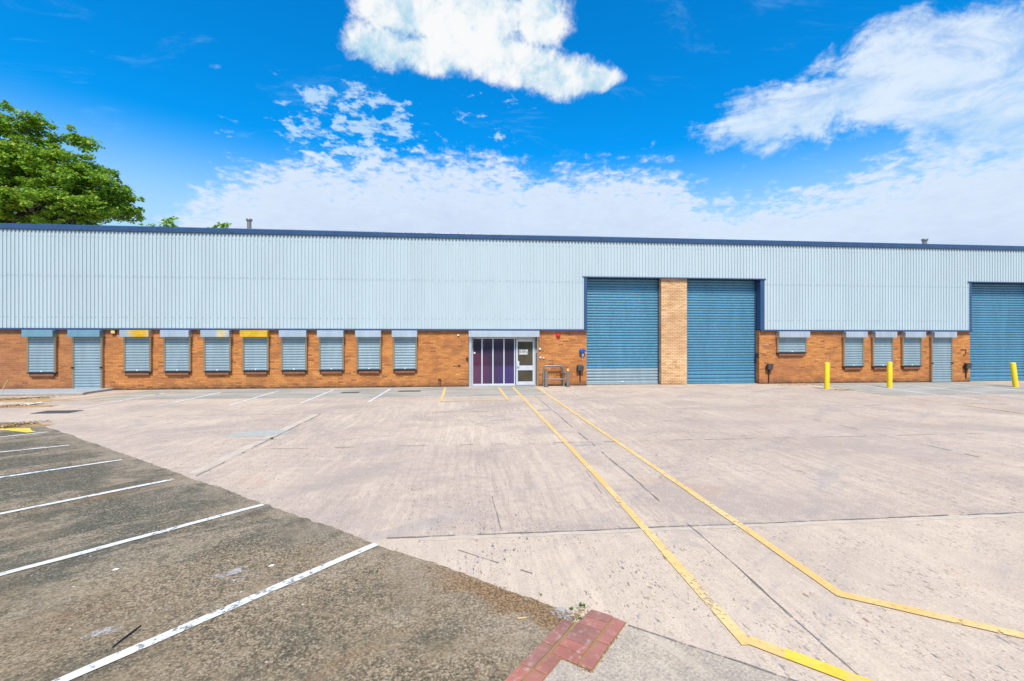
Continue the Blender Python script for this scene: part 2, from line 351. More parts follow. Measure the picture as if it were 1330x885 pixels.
class MB:
    def __init__(s): s.v = []; s.f = []; s.mi = []; s.sm = []; s.tint = []
    def add(s, vs, fs, mi=0, smooth=False):
        b = len(s.v); s.v += [Vector(v) for v in vs]
        for f in fs: s.f.append([i + b for i in f]); s.mi.append(mi); s.sm.append(smooth)
        return s
    def box(s, x0, x1, y0, y1, z0, z1, mi=0, bev=0.0, rot=None, piv=None):
        b = min(bev, .45 * min(x1 - x0, y1 - y0, z1 - z0))
        if b <= 0:
            vs = [(x, y, z) for x in (x0, x1) for y in (y0, y1) for z in (z0, z1)]
            fs = [(0, 1, 3, 2), (4, 6, 7, 5), (0, 4, 5, 1), (2, 3, 7, 6), (0, 2, 6, 4), (1, 5, 7, 3)]
        else:
            vs = []; idx = {}
            for ix, (x, dx) in enumerate(((x0, b), (x1, -b))):
                for iy, (y, dy) in enumerate(((y0, b), (y1, -b))):
                    for iz, (z, dz) in enumerate(((z0, b), (z1, -b))):
                        k = (ix, iy, iz)
                        idx[k, 0] = len(vs); vs.append((x, y + dy, z + dz))
                        idx[k, 1] = len(vs); vs.append((x + dx, y, z + dz))
                        idx[k, 2] = len(vs); vs.append((x + dx, y + dy, z))
            fs = []
            for a in range(3):
                o = [i for i in range(3) if i != a]
                for e in (0, 1):
                    q = []
                    for (p, r) in ((0, 0), (1, 0), (1, 1), (0, 1)):
                        k = [0, 0, 0]; k[a] = e; k[o[0]] = p; k[o[1]] = r; q.append(idx[tuple(k), a])
                    fs.append(q)
                for p in (0, 1):
                    for r in (0, 1):
                        k0 = [0, 0, 0]; k1 = [0, 0, 0]; k0[a] = 0; k1[a] = 1
                        for k in (k0, k1): k[o[0]] = p; k[o[1]] = r
                        fs.append([idx[tuple(k0), o[0]], idx[tuple(k1), o[0]], idx[tuple(k1), o[1]], idx[tuple(k0), o[1]]])
            for k in [(i, j, l) for i in (0, 1) for j in (0, 1) for l in (0, 1)]:
                fs.append([idx[k, 0], idx[k, 1], idx[k, 2]])
        if rot is not None:
            pv = Vector(piv); vs = [rot @ (Vector(v) - pv) + pv for v in vs]
        return s.add(vs, fs, mi)
    def tube(s, pts, rad, seg=12, mi=0, cap=True):
        pts = [Vector(p) for p in pts]; n = len(pts)
        rad = rad if isinstance(rad, (list, tuple)) else [rad] * n
        vs = []; prev = None
        for i, p in enumerate(pts):
            t = (pts[min(i + 1, n - 1)] - pts[max(i - 1, 0)])
            if t.length < 1e-9: t = Vector((0, 0, 1))
            t.normalize()
            if prev is None:
                a = Vector((0, 0, 1)) if abs(t.z) < .9 else Vector((1, 0, 0)); x = t.cross(a).normalized()
            else:
                x = (prev - t * prev.dot(t)).normalized()
            prev = x; y = t.cross(x)
            for k in range(seg):
                an = 2 * math.pi * k / seg
                vs.append(p + (x * math.cos(an) + y * math.sin(an)) * rad[i])
        fs = []
        for i in range(n - 1):
            for k in range(seg):
                k2 = (k + 1) % seg
                fs.append((i * seg + k, i * seg + k2, (i + 1) * seg + k2, (i + 1) * seg + k))
        s.add(vs, fs, mi, True)
        if cap:
            s.add(vs[:seg][::-1], [list(range(seg))], mi); s.add(vs[-seg:], [list(range(seg))], mi)
        return s
    def poly(s, pts, z, mi=0, th=0.0):
        vs = [(x, y, z) for x, y in pts]; n = len(vs)
        ar = sum(pts[i][0] * pts[(i + 1) % n][1] - pts[(i + 1) % n][0] * pts[i][1] for i in range(n))
        if ar < 0: vs.reverse()
        s.add(vs, [list(range(n))], mi)
        if th:
            b = [(x, y, zz - th) for x, y, zz in vs]
            s.add(vs + b, [(i, n + i, n + (i + 1) % n, (i + 1) % n) for i in range(n)], mi)
        return s
    def prof(s, prof, x0, x1, mi=0, smooth=False, cap=True):
        # closed (y, z) outline pushed along X
        n = len(prof); vs = [(x0, y, z) for y, z in prof] + [(x1, y, z) for y, z in prof]
        s.add(vs, [(i, (i + 1) % n, n + (i + 1) % n, n + i) for i in range(n)], mi, smooth)
        if cap: s.add(vs, [list(range(n))[::-1], list(range(n, 2 * n))], mi)
        return s
    def build(s, name, mats, parent=None, origin=None):
        if not isinstance(mats, (list, tuple)): mats = [mats]
        if origin is None:
            xs = [v.x for v in s.v]; ys = [v.y for v in s.v]; zs = [v.z for v in s.v]
            origin = Vector(((min(xs) + max(xs)) / 2, (min(ys) + max(ys)) / 2, min(zs)))
        origin = Vector(origin)
        me = bpy.data.meshes.new(name)
        me.from_pydata([v - origin for v in s.v], [], s.f)
        for m in mats: me.materials.append(m)
        me.polygons.foreach_set('material_index', s.mi); me.polygons.foreach_set('use_smooth', s.sm)
        if s.tint:
            at = me.attributes.new('tint', 'FLOAT_VECTOR', 'FACE'); at.data.foreach_set('vector', [c for t in s.tint for c in t])
        me.update()
        o = bpy.data.objects.new(name, me); col.objects.link(o)
        ORG[o] = origin
        if parent is not None:
            o.parent = parent; o.location = origin - ORG[parent]
        else: o.location = origin
        return o

def strip(pts, w, z, jit=.0, sub=None):
    # a flat band of width w along a polyline, with slightly uneven edges
    m = MB(); P = []
    for a, b in zip(pts[:-1], pts[1:]):
        L = math.hypot(b[0] - a[0], b[1] - a[1]); k = max(1, int(L / sub)) if sub else 1
        for i in range(k): P.append((a[0] + (b[0] - a[0]) * i / k, a[1] + (b[1] - a[1]) * i / k))
    P.append(pts[-1]); vs = []
    for i, p in enumerate(P):
        a = P[max(i - 1, 0)]; b = P[min(i + 1, len(P) - 1)]
        dx, dy = b[0] - a[0], b[1] - a[1]; L = math.hypot(dx, dy); nx, ny = -dy / L, dx / L
        e1 = w / 2 + random.uniform(-jit, jit); e2 = w / 2 + random.uniform(-jit, jit)
        vs += [(p[0] + nx * e1, p[1] + ny * e1, z), (p[0] - nx * e2, p[1] - ny * e2, z)]
    m.add(vs, [(2 * i, 2 * i + 1, 2 * i + 3, 2 * i + 2) for i in range(len(P) - 1)])
    return m
def blob(cx, cy, rx, ry, z, n=40, amp=.25, rot=0.0, seed=0):
    pts = []
    for i in range(n):
        a = 2 * math.pi * i / n
        r = 1 + amp * mnoise.noise((math.cos(a) * 1.7 + seed, math.sin(a) * 1.7, seed * 1.3)) + amp * .4 * mnoise.noise((math.cos(a) * 6 + seed, math.sin(a) * 6, 0))
        x, y = rx * r * math.cos(a), ry * r * math.sin(a)
        pts.append((cx + x * math.cos(rot) - y * math.sin(rot), cy + x * math.sin(rot) + y * math.cos(rot)))
    return MB().poly(pts, z)

# ================================================================== SETTING
g_ = MB().poly([(-1500, -1500), (1500, -1500), (1500, 1500), (-1500, 1500)], -.03).build('ground', M['field'], origin=(0, 0, -.03)); tag(g_, kind='structure')
yard = MB().poly([(-60, -40), (70, -40), (70, 46), (-60, 46)], 0).build('concrete_yard', M['concrete'], origin=(0, 0, 0)); tag(yard, kind='structure')
A0, A1 = (-11.02, 12.75), (.80, 3.44)
edge = []
for i in range(361):
    t = i / 360; j = (.035 * mnoise.noise((i * .05, 0, 0)) + .022 * mnoise.noise((i * .3, 4, 0)) + .010 * mnoise.noise((i * 1.1, 9, 0))) if 0 < i < 360 else 0
    edge.append((A0[0] + (A1[0] - A0[0]) * t + j, A0[1] + (A1[1] - A0[1]) * t + j))
pav_edge = [G(745, 812), G(731, 806.5), G(703.5, 836), G(640, 900), (-.6, 1.2), (-2.2, -1.0)]
car = MB().poly(edge + pav_edge + [(-12, -14), (-34, 2), (-26.2, 17.0), (-14.6, 13.2)], .004).build('asphalt_car_park', M['asphalt'], origin=(-6, 6, .004)); tag(car, kind='structure')
# brushed slab by the pavers
walk = MB().poly([G(814, 813), G(1031, 885), (3.6, 1.42), (4.5, -3), (-1.5, -3), (-.6, 1.2), G(655, 892), G(700, 866), G(725, 850), G(767, 874)], .004).build('concrete_path', M['slab'], origin=(1, 1, .004)); tag(walk, kind='structure')
apron = MB()
def wav(x0, x1, y):
    return [(x0 + (x1 - x0) * i / 40, y + .035 * mnoise.noise((x0 + i * .8, y, 3))) for i in range(41)]
apron.poly(wav(-13.4, 3.02, 17.38) + [(3.02, WALL), (-13.4, WALL)], .004)
apron.poly(wav(15.9, 25.2, 15.9) + [(25.2, WALL), (16.4, WALL)], .004)
ap = apron.build('tarmac_apron', M['apron'], origin=(0, 19, .004)); tag(ap, kind='structure')

# joints between the slabs: thin dark recessed-looking filler lines, broken and uneven
def joint(pts, w=.022, parent=yard, mat='joint', gaps=.2, z=.0045):
    a, b = pts; L = math.hypot(b[0] - a[0], b[1] - a[1]); n = max(2, int(L / .12)); m = MB(); run = []
    def flush():
        nonlocal run
        if len(run) > 1:
            s = strip(run, w, z, w * .38); off = len(m.v); m.v += s.v; m.f += [[i + off for i in f] for f in s.f]; m.mi += s.mi; m.sm += s.sm
        run = []
    for i in range(n + 1):
        t = i / n; k = .02 * mnoise.noise((t * L * .9, a[0], a[1]))
        p = (a[0] + (b[0] - a[0]) * t - (b[1] - a[1]) / L * k, a[1] + (b[1] - a[1]) * t + (b[0] - a[0]) / L * k)
        if mnoise.noise((t * L * 3.1, a[0] * 3.1, a[1] * 1.7)) < -.5 + gaps: flush()
        else: run.append(p)
    flush()
    if m.f: m.build('slab_joint', M[mat], parent)
joint(((-4.18, 7.47), (-4.2, 13.5)), .03, gaps=.0)
joint(((2.42, 1.9), (2.5, 5)), .015, gaps=.0); joint(((2.5, 5), (2.52, 17.2)), .02, gaps=.1); joint(((9.15, 4.93), (9.15, 15.5)), .02, gaps=.3)
joint(((15.85, 4.93), (15.85, 13)), .018, gaps=.35)
joint(((-.86, 4.93), (24, 4.93)), .022, gaps=-.1)
strip([(-.5, 4.865), (9, 4.865)], .07, .0022, .02, .12).build('trowelled_margin', M['margin'], yard)
joint(((-4.18, 9.22), (24, 9.18)), .018, gaps=.36); joint(((-9, 13.5), (26, 13.52)), .018, gaps=.36)
joint(((9.15, 17.1), (9.15, 20.6)), .015, gaps=.3)
joint(((5.9, 17.3), (8.9, 19.9)), .012, gaps=.3)
# the smoother trowelled margin beside a joint and a hairline beside the asphalt edge
strip([(-4.31, 7.62), (-4.31, 13.4)], .20, .0025, .03, .2).build('trowelled_margin', M['margin'], yard)
joint(((-.1, 4.58), (2.0, 2.93)), .012, gaps=.35); joint(((1.17, 3.25), (2.2, 2.47)), .014, walk, gaps=-.2, z=.0085)
joint(((1.9, 7.2), (1.83, 6.1)), .010, gaps=.2); joint((G(640, 645), G(652, 690)), .012, gaps=.1)

# painted markings
def mark(pts, w, mat, parent, z=.008, name='painted_line', jit=.006):
    return strip(pts, w, z, jit, .25).build(name, M[mat], parent)
for a, b in [((-12.0, 15.1), (-12.05, 19.4)), ((-9.86, 15.37), (-9.94, 19.43)), ((-7.68, 15.5), (-7.86, 19.8)), ((-5.56, 15.74), (-5.68, 20.0)), ((-3.38, 15.81), (-3.35, 20.1))]:
    mark([a, b], .085, 'mwhite', yard)
for a, b in [((-1.0, 20.2), (-.93, 15.8)), ((1.36, 20.15), (1.4, 15.95))]:
    mark([a, b], .1, 'myel', yard)
mark([(-.93, 15.84), (1.40, 15.99)], .06, 'mfade', yard)
mark([(2.0, 20.3), (1.99, 7.0), (1.96, 4.8), (1.915, 2.96)], .095, 'myel', yard)
mark([(1.95, 3.01), (2.122, 2.842)], .10, 'myel', yard, .009)
mark([(2.109, 2.855), (2.38, 2.59), (3.18, 1.81)], .115, 'mbright', yard, .010)
mark([(3.06, 20.3), (3.07, 6.0), (3.07, 4.4), (3.055, 3.46)], .095, 'myel', yard)
mark([(3.03, 3.50), (3.95, 2.85), (4.8, 2.3)], .095, 'myel', yard, .009)
# right hand bays
for a, b, mt in [((18.35, 19.9), (17.8, 14.0), 'mworn'), ((20.65, 19.7), (20.2, 14.6), 'mworn'), ((23.25, 19.8), (22.9, 15.9), 'mworn'),
                 ((16.3, 20.1), (16.1, 13.9), 'mfade'), ((16.05, 13.6), (15.85, 10.5), 'mfade'), ((16.8, 13.7), (17.6, 13.2), 'mfade'), ((25.4, 18.6), (25.2, 15.0), 'mworn')]:
    mark([a, b], .085, mt, yard)
# front bays on the asphalt
for a, b in [((-4.26, 1.06), (-0.94, 4.79)), ((-6.09, 2.50), (-2.6, 6.08)), ((-7.86, 3.69), (-4.42, 7.32)), ((-9.75, 5.35), (-6.05, 8.6)), ((-11.9, 7.4), (-7.93, 9.9)), ((-13.2, 8.0), (-9.56, 11.36))]:
    mark([a, b], .088, 'mwhite', car, .012)
# hatched yellow box by the left doorway, kerbed path against the wall
for i in range(9):
    x = -19.5 + i * .95
    mark([(x, 17.1 - i * .02), (x + 1.15, 19.6 + .03 * i)], .085, 'mfade', yard)
mark([(-15.4, 15.2), (-13.35, 19.75)], .09, 'mfade', yard)
mark([(-21, 16.7), (-15.2, 15.3)], .10, 'mfade', yard)
path = MB().box(-34, -14.9, 19.15, WALL - .01, 0, .09, 0, .015)
path.box(-34, -14.75, 19.0, 19.15, 0, .10, 1, .02)
tag(path.build('footpath', [M['paving'], M['kerb']], origin=(-20, 19.8, 0)), kind='structure')
wedge = MB().poly([G(-60, 563), G(-20, 557.5), G(39, 556.8), G(41, 560), G(47, 561.5), G(35, 562.6), G(8, 559.5)], .012).build('painted_arrow', M['mbright'], car)
# patches and smears
blob(*G(338, 563.2), .62, .34, .003, 40, .18, .15, 2).build('mortar_patch', M['patch'], yard)
blob(*G(342, 571.5), .22, .09, .0035, 26, .3, .2, 5).build('mortar_patch', M['stain'], yard)
for px, py, rx, ry, mt in [(765, 577, .30, .10, 'patch'), (640, 541, .4, .09, 'iron'), (650, 546, .35, .09, 'iron'), (680, 693.5, .022, .015, 'iron')]:
    blob(*G(px, py), rx, ry, .003, 26, .35, .3, px).build('stain_patch', M['stain'], yard)
blob(*G(733, 799), .12, .07, .007, 30, .35, -.6, 9).build('mortar_smear', M['smear'], car)
blob(*G(134, 822), .10, .05, .007, 26, .5, .5, 3).build('mortar_smear', M['smear'], car)
blob(*G(300, 745), .14, .05, .007, 26, .6, .6, 4).build('mortar_smear', M['smear'], car)
blob(*G(318, 751), .16, .03, .0072, 26, .6, .6, 6).build('mortar_smear', M['smear'], car)
for px, py in [(482, 770), (498, 792), (395, 825), (222, 709), (98, 755)]:
    blob(*G(px, py),   .022, .012, .0068, 20, .5, .4, px).build('moss_patch', M['moss'], car)
for px, py, rx, ry in ((10, 528, 1.7, .28), (20, 520, 2.2, .35), (28, 553, .75, .16)):
    blob(*G(px, py), rx, ry, .0045 if py < 540 else .0075, 46, .45, -.1, px).build('soil_patch', M['soil_pale'], yard if py < 540 else car)
# small pieces of leaf litter: nobody could count them
lit = MB()
def flake(x, y, z, r):
    a = random.uniform(0, 6.28); t = random.uniform(-.5, .5)
    m = Matrix.Rotation(a, 3, 'Z') @ Matrix.Rotation(t, 3, 'X')
    lit.add([Vector((x, y, z + r * .35)) + m @ Vector(p) for p in ((-r, 0, 0), (0, -r * .5, r * .15), (r, 0, 0), (0, r * .5, r * .15))], [(0, 1, 2, 3)], random.choice((0, 0, 1, 2)))
def litter(px0, py0, px1, py1, n, spread, r=.018):
    for _ in range(n):
        t = random.random(); p = G(px0 + (px1 - px0) * t, py0 + (py1 - py0) * t)
        flake(p[0] + random.gauss(0, spread), p[1] + random.gauss(0, spread), .008, r * random.uniform(.5, 1.4))
litter(0, 556, 48, 549, 500, .16, .03); litter(-40, 521, 62, 517, 700, .16, .04); litter(-20, 530, 45, 526, 260, .2, .035); litter(1010, 500.6, 1065, 500, 160, .16, .035)
litter(1080, 507, 1105, 507, 130, .15, .035); litter(640, 762, 735, 803, 260, .02, .006); litter(744, 806, 760, 790, 120, .02, .008)
litter(728, 850, 768, 875, 90, .012, .007); litter(812, 812, 775, 866, 70, .006, .006); litter(560, 735, 735, 800, 60, .012, .007)
for _ in range(420):
    x = random.uniform(-19, 25)
    if 5.5 < x < 14 : continue
    flake(x, WALL - abs(random.gauss(0, .07)) - .02, .008, random.uniform(.01, .03))
for _ in range(160):
    p = (random.uniform(-7, .5), random.uniform(1.5, 8))
    if p[1] < 3.44 + (p[0] - .8) * -.788 - .1: flake(p[0], p[1], .006, random.uniform(.004, .010))
tag(lit.build('leaf_litter', [M['litter'], M['wood'], M['soil']], origin=(0, 10, 0)), 'dry brown leaf litter gathered along the wall foot and asphalt edge', 'leaf litter', kind='stuff')

# brick paver patch
pv = MB()
def Z2(x, y): return G(640 + x / 6.045, 760 + y / 6.045)
def pave(c, z0=-.01, z1=.016):
    P = [Vector((*Z2(*q), 0)) for q in c]; m = sum(P, Vector()) / 4
    P = [m + (p - m) * .955 for p in P]; T = [m + (p - m) * .92 for p in P]; dz = random.uniform(-.002, .002)
    vs = [(p.x, p.y, z0) for p in P] + [(p.x, p.y, z1 - .005 + dz) for p in P] + [(p.x, p.y, z1 + dz) for p in T]
    fs = [(8, 9, 10, 11)]
    for i in range(4):
        j = (i + 1) % 4; fs += [(i, j, 4 + j, 4 + i), (4 + i, 4 + j, 8 + j, 8 + i)]
    pv.add(vs, fs, random.choice((0, 0, 0, 1, 2)))
pave([(772, 204), (952, 258), (908, 308), (722, 252)]); pave([(720, 254), (906, 310), (858, 372), (666, 306)]); pave([(664, 308), (856, 374), (810, 434), (614, 366)])
pave([(612, 368), (808, 436), (762, 500), (562, 424)]); pave([(560, 428), (760, 502), (712, 566), (508, 478)]); pave([(506, 480), (708, 568), (664, 638), (456, 540)])
pave([(956, 262), (1046, 300), (912, 488), (818, 452)]); pave([(816, 456), (910, 490), (778, 684), (668, 642)])
pave([(560, 278), (642, 304), (474, 498), (384, 458)]); pave([(382, 462), (472, 500), (312, 668), (214, 632)])
pave([(454, 544), (536, 584), (428, 722), (328, 672)]); pave([(212, 636), (308, 670), (160, 836), (50, 800)]); pave([(324, 676), (424, 726), (290, 880), (180, 838)])
pave([(48, 804), (158, 840), (10, 1010), (-110, 970)]); pave([(178, 842), (288, 884), (150, 1060), (30, 1010)])
bed = MB().poly([Z2(*q) for q in ((772, 200), (1052, 300), (780, 692), (664, 642), (540, 590), (290, 890), (150, 1070), (-120, 980), (210, 630), (382, 456), (556, 272), (660, 300))], .0055)
tag(pv.build('brick_paving', [M['paver'], mat_paint('dull_red_paver', (.31, .14, .11), .9, .7, 0, .2, 2.2, (.44, .33, .27), False, .2), mat_paint('bright_red_paver', (.40, .15, .11), .9, .6, 0, .2, 2.2, (.54, .43, .36), False, .18)], origin=(*G(745, 830), 0)), kind='structure')
tag(bed.build('paving_bed', M['litter']), kind='structure')

# ================================================================== WAREHOUSE
LEFT, RIGHT, BACK = -22.0, 40.0, 46.0
wh = empty('warehouse', (4, WALL, 0))
tag(wh, 'long low warehouse of orange brick under pale blue ribbed cladding with blue roller doors', 'warehouse')
E0, E1 = .03, 3.17                      # glazed entrance opening
D1a, D1b, D2a, D2b = 5.50, 9.11, 10.38, 14.03
D3a, D3b = 25.38, 29.2
ZB, ZD, ZT = 2.60, 5.05, 6.93           # brick top, loading door head, roof edge
RC = WALL + .30                         # recess plane of the loading doors
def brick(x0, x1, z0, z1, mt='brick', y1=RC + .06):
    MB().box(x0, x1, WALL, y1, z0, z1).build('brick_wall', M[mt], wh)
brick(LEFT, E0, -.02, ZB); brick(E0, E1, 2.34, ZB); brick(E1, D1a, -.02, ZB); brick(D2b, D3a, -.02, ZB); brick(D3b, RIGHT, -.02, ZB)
MB().box(D1b, D2a, WALL, RC + .06, -.02, ZD).build('brick_pillar', M['buff'], wh)
MB().box(LEFT, LEFT + .3, WALL + .4, BACK, -.02, ZT - .3).add([], []).build('side_wall', M['clad'], wh)
MB().box(RIGHT - .3, RIGHT, WALL + .4, BACK, -.02, ZT - .3).build('side_wall', M['clad'], wh)
MB().box(LEFT, RIGHT, BACK, BACK + .3, -.02, ZT - .3).build('back_wall', M['clad'], wh)
MB().box(LEFT + .3, RIGHT - .3, RC + .3, RC + .4, -.02, ZT - .4).build('inner_lining', M['dark'], wh)
YR = (WALL + BACK) / 2
MB().add([(LEFT - .1, WALL + .02, ZT - .16), (RIGHT + .1, WALL + .02, ZT - .16), (RIGHT + .1, YR, ZT + .75), (LEFT - .1, YR, ZT + .75), (LEFT - .1, BACK + .3, ZT - .16), (RIGHT + .1, BACK + .3, ZT - .16),
          (LEFT - .1, WALL + .02, ZT - .3), (RIGHT + .1, WALL + .02, ZT - .3), (LEFT - .1, BACK + .3, ZT - .3), (RIGHT + .1, BACK + .3, ZT - .3)],
         [(0, 1, 2, 3), (3, 2, 5, 4), (6, 7, 1, 0), (8, 4, 5, 9), (0, 3, 4, 8, 6), (1, 7, 9, 5, 2), (6, 8, 9, 7)]).build('roof', M['roof'], wh)

# ribbed cladding: trapezoid ribs at 152 mm, two overlapping tiers of sheet, screw heads in the pans
CL = MB(); PIT = .152; YC, YP = WALL - .092, WALL - .055
opens = [(5.34, 14.24, ZD + .02), (25.22, 29.4, ZD + .02)]
xs = []; k = 0; x = LEFT
while x < RIGHT:
    xs += [(x, YP), (x + .062, YP), (x + .074, YC), (x + .140, YC)]; x += PIT
def yat(xq):
    t = (xq - LEFT) % PIT
    if t < .062: return YP
    if t < .074: return YP + (YC - YP) * (t - .062) / .012
    if t < .140: return YC
    return YC + (YP - YC) * (t - .140) / .012
for o in opens:
    for e in o[:2]: xs.append((e, yat(e)))
xs.sort()
def zbot(xm):
    for a, b, z in opens:
        if a < xm < b: return z
    return ZB + .02
for tier, (za, zb_, dy) in enumerate(((0, 4.80, 0), (4.78, ZT - .16, -.004))):
    for (xa, ya), (xb, yb) in zip(xs[:-1], xs[1:]):
        if xb - xa < 1e-5: continue
        z0 = max(za, zbot((xa + xb) / 2))
        if z0 >= zb_: continue
        wob = lambda X, Z: .003 * mnoise.noise((X * .5, Z * .8, 1.0))
        CL.add([(xa, ya + dy + wob(xa, z0), z0), (xb, yb + dy + wob(xb, z0), z0), (xb, yb + dy + wob(xb, zb_), zb_), (xa, ya + dy + wob(xa, zb_), zb_)], [(0, 1, 2, 3)])
i = 0; x = LEFT + .031
while x < RIGHT:
    for z in (3.08, 4.83, 6.45):
        if z > zbot(x) + .05 and (i % 2 == 0 or random.random() < .25) and x < 32:
            r = .014; y0 = YP - .004
            CL.add([(x + r * math.cos(a * math.pi / 3), y0 - .008, z + r * math.sin(a * math.pi / 3)) for a in range(6)] + [(x + r * 1.3 * math.cos(a * math.pi / 3), y0, z + r * 1.3 * math.sin(a * math.pi / 3)) for a in range(6)],
                   [(0, 1, 2, 3, 4, 5)] + [(a, 6 + a, 6 + (a + 1) % 6, (a + 1) % 6) for a in range(6)], 1)
    i += 1; x += PIT
CL.build('cladding', [M['clad'], M['screw']], wh, (4, WALL, ZB))
# eaves fascia with a rolled lip, in 6 m lengths
fx = LEFT - .1
while fx < RIGHT:
    x1 = min(fx + 6.0, RIGHT + .1); y0 = WALL - .15
    MB().prof([(y0, ZT - .215), (y0 - .012, ZT - .03), (y0 - .004, ZT - .006), (y0 + .012, ZT), (WALL + .06, ZT), (WALL + .06, ZT - .02), (WALL - .045, ZT - .03), (WALL - .045, ZT - .23), (y0 + .02, ZT - .23)], fx + .002, x1 - .002).build('fascia', M['navy'], wh)
    MB().box(x1 - .05, x1 + .05, y0 - .016, y0 - .001, ZT - .19, ZT - .04).build('fascia_joint', M['navy'], wh) if x1 < RIGHT else None
    fx = x1
# dark drip flashing under the cladding, and over the loading doors
for a, b in ((LEFT, 5.5), (14.05, 25.36), (29.2, RIGHT)):
    MB().prof([(WALL - .13, ZB - .055), (WALL - .105, ZB - .055), (WALL - .105, ZB - .02), (WALL + .01, ZB + .005), (WALL + .01, ZB + .02), (WALL - .12, ZB + .02)], a, b).build('drip_flashing', M['drip'], wh)
for a, b in ((5.28, 14.30), (25.16, 29.5)):
    MB().prof([(WALL - .13, ZD - .015), (WALL - .105, ZD - .015), (WALL - .105, ZD + .0), (RC + .05, ZD + .002), (RC + .05, ZD + .022), (WALL - .115, ZD + .032)], a, b).build('drip_flashing', M['drip'], wh)
# blue jamb linings of the loading doors
for a, b in ((5.34, D1a), (D2b, 14.24), (25.22, D3a), (D3b, 29.4)):
    MB().box(a + .002, b - .0 if a != D2b else b, WALL - .095, RC + .05, ZB + .021, ZD - .004, 0, .006).build('door_jamb', M['navy'], wh)

def slat_curtain(x0, x1, z0, z1, Y, pitch, depth, m=None, mi=0):
    # interlocking convex slats as one rippled sheet
    m = m or MB(); n = max(1, round((z1 - z0) / pitch)); p = (z1 - z0) / n
    prof = [(0, .25), (.05, -.35), (.16, -.78), (.36, -1), (.58, -.98), (.76, -.72), (.86, -.3), (.90, .35), (.96, .45)]
    pts = [(Y + d * depth, z0 + (i + t) * p) for i in range(n) for t, d in prof] + [(Y, z1)]
    vs = []
    for y, z in pts: vs += [(x0, y, z), (x1, y, z)]
    m.add(vs, [(2 * i, 2 * i + 1, 2 * i + 3, 2 * i + 2) for i in range(len(pts) - 1)], mi, False)
    return m
def loading_door(x0, x1, grey=0.0, wash=False):
    m = MB()
    if grey:
        slat_curtain(x0 - .04, x1 + .04, .06, grey, RC + .02, .15, .034, m, 1); slat_curtain(x0 - .04, x1 + .04, grey, ZD, RC + .02, .128, .033, m, 0)
    else:
        slat_curtain(x0 - .04, x1 + .04, .08, .62, RC + .02, .155, .034, m, 0); slat_curtain(x0 - .04, x1 + .04, .62, ZD, RC + .02, .128, .033, m, 0)
    d = m.build('loading_door', [M['blue'], M['slat']], wh)
    MB().box(x0 + .03, x1 - .03, RC - .03, RC + .03, .015, .09, 0, .01).build('bottom_rail', M['slat'] if grey else M['blue'], d)
    for s_, x in ((1, x0), (-1, x1)):
        a, b = sorted((x + s_ * .004, x + s_ * .055))
        MB().box(a, b, RC - .045, RC + .05, .0, ZD - .02, 0, .006).build('guide_rail', M['drip'], d)
    if grey: MB().box((x0 + x1) / 2 - .05, (x0 + x1) / 2 + .05, RC - .05, RC - .03, .12, .17, 0, .006).build('handle', M['white'], d)
    return d
loading_door(D1a, D1b, .78); loading_door(D2a, D2b); loading_door(D3a, D3b)

# shuttered windows and doorways: curtain, hood box, guides, bottom bar, tile sill
YCURT = WALL - .075
fadeA = None
def shutter(pxl, pxr, pyb, box=None, door=False, wide=0.0):
    x0, x1 = WX(pxl, YCURT), WX(pxr, YCURT); pm = (pxl + pxr) / 2
    z0 = .02 if door else WZ(pm, pyb, YCURT); z1 = 2.26
    m = slat_curtain(x0 - .01, x1 + .01, z0 + .03, z1, YCURT, .116, .019)
    if door: m.box(x0, x1, YCURT - .03, YCURT + .03, z0, z0 + .06, 0, .008)
    o = m.build('door_shutter' if door else 'window_shutter', M['slat'], wh)
    for a, b in ((x0 - .065, x0 + .012), (x1 - .012, x1 + .065)):
        gm = MB().box(a, b, WALL - .115, WALL - .001, z0, 2.285, 0, .006)
        gm.build('guide_rail', M['guide'], o)
    bx0, bx1 = x0 - .09 - wide, x1 + .09
    hb = MB().box(bx0, bx1, WALL - .30, WALL - .001, 2.255, 2.535, 0, .010)
    hb.box(bx0 + .012, bx1 - .012, WALL - .296, WALL - .05, 2.247, 2.256, 0)
    hb.build('shutter_box', box or M['galv'], o)
    if not door:
        MB().box(x0 - .07, x1 + .07, WALL - .118, WALL - .001, z0 - .022, z0 + .028, 0, .006).build('bottom_bar', M['dark'], o)
        MB().box(x0 + .03, x1 - .03, WALL - .095, WALL - .001, z0 - .135, z0 - .024, 0, .006).build('sill', M['sill'], o)
        MB().box((x0 + x1) / 2 - .03, (x0 + x1) / 2 + .03, YCURT - .035, YCURT - .018, z0 + .05, z0 + .09, 0, .004).build('lock', M['white'], o)
    else:
        for x in (x0 - .03, x1 + .03):
            MB().box(x - .05, x + .05, WALL - .15, WALL - .112, .93, 1.0, 0, .006).build('lock', M['black'], o)
    return o
STEEL, YEL = (.50, .57, .61), (.66, .38, .015)
teal = mat_paint('teal_steel', (.24, .42, .50), .42, .2, .7, .5, 1.8, (.22, .3, .33))  # darker teal base for the two leftmost boxes
shutter(37.6, 71, 484.8, teal); shutter(96.4, 131.6, 0, teal, True)
shutter(163, 194.5, 483.4, mat_faded('steel_with_yellow_corner', STEEL, YEL, WX(187), .42)); shutter(215, 246, 483.2)
shutter(266.8, 298.3, 483, mat_faded('steel_with_yellow_fade', STEEL, (.62, .50, .24), WX(292), .2))
shutter(317.3, 347.3, 482.2, mat_faded('yellow_painted_steel', STEEL, YEL, WX(332), 1.6))
shutter(367.3, 397, 481.8); shutter(416.4, 444.9, 481.4); shutter(465.4, 493.3, 481); shutter(512.4, 539.8, 480.6)
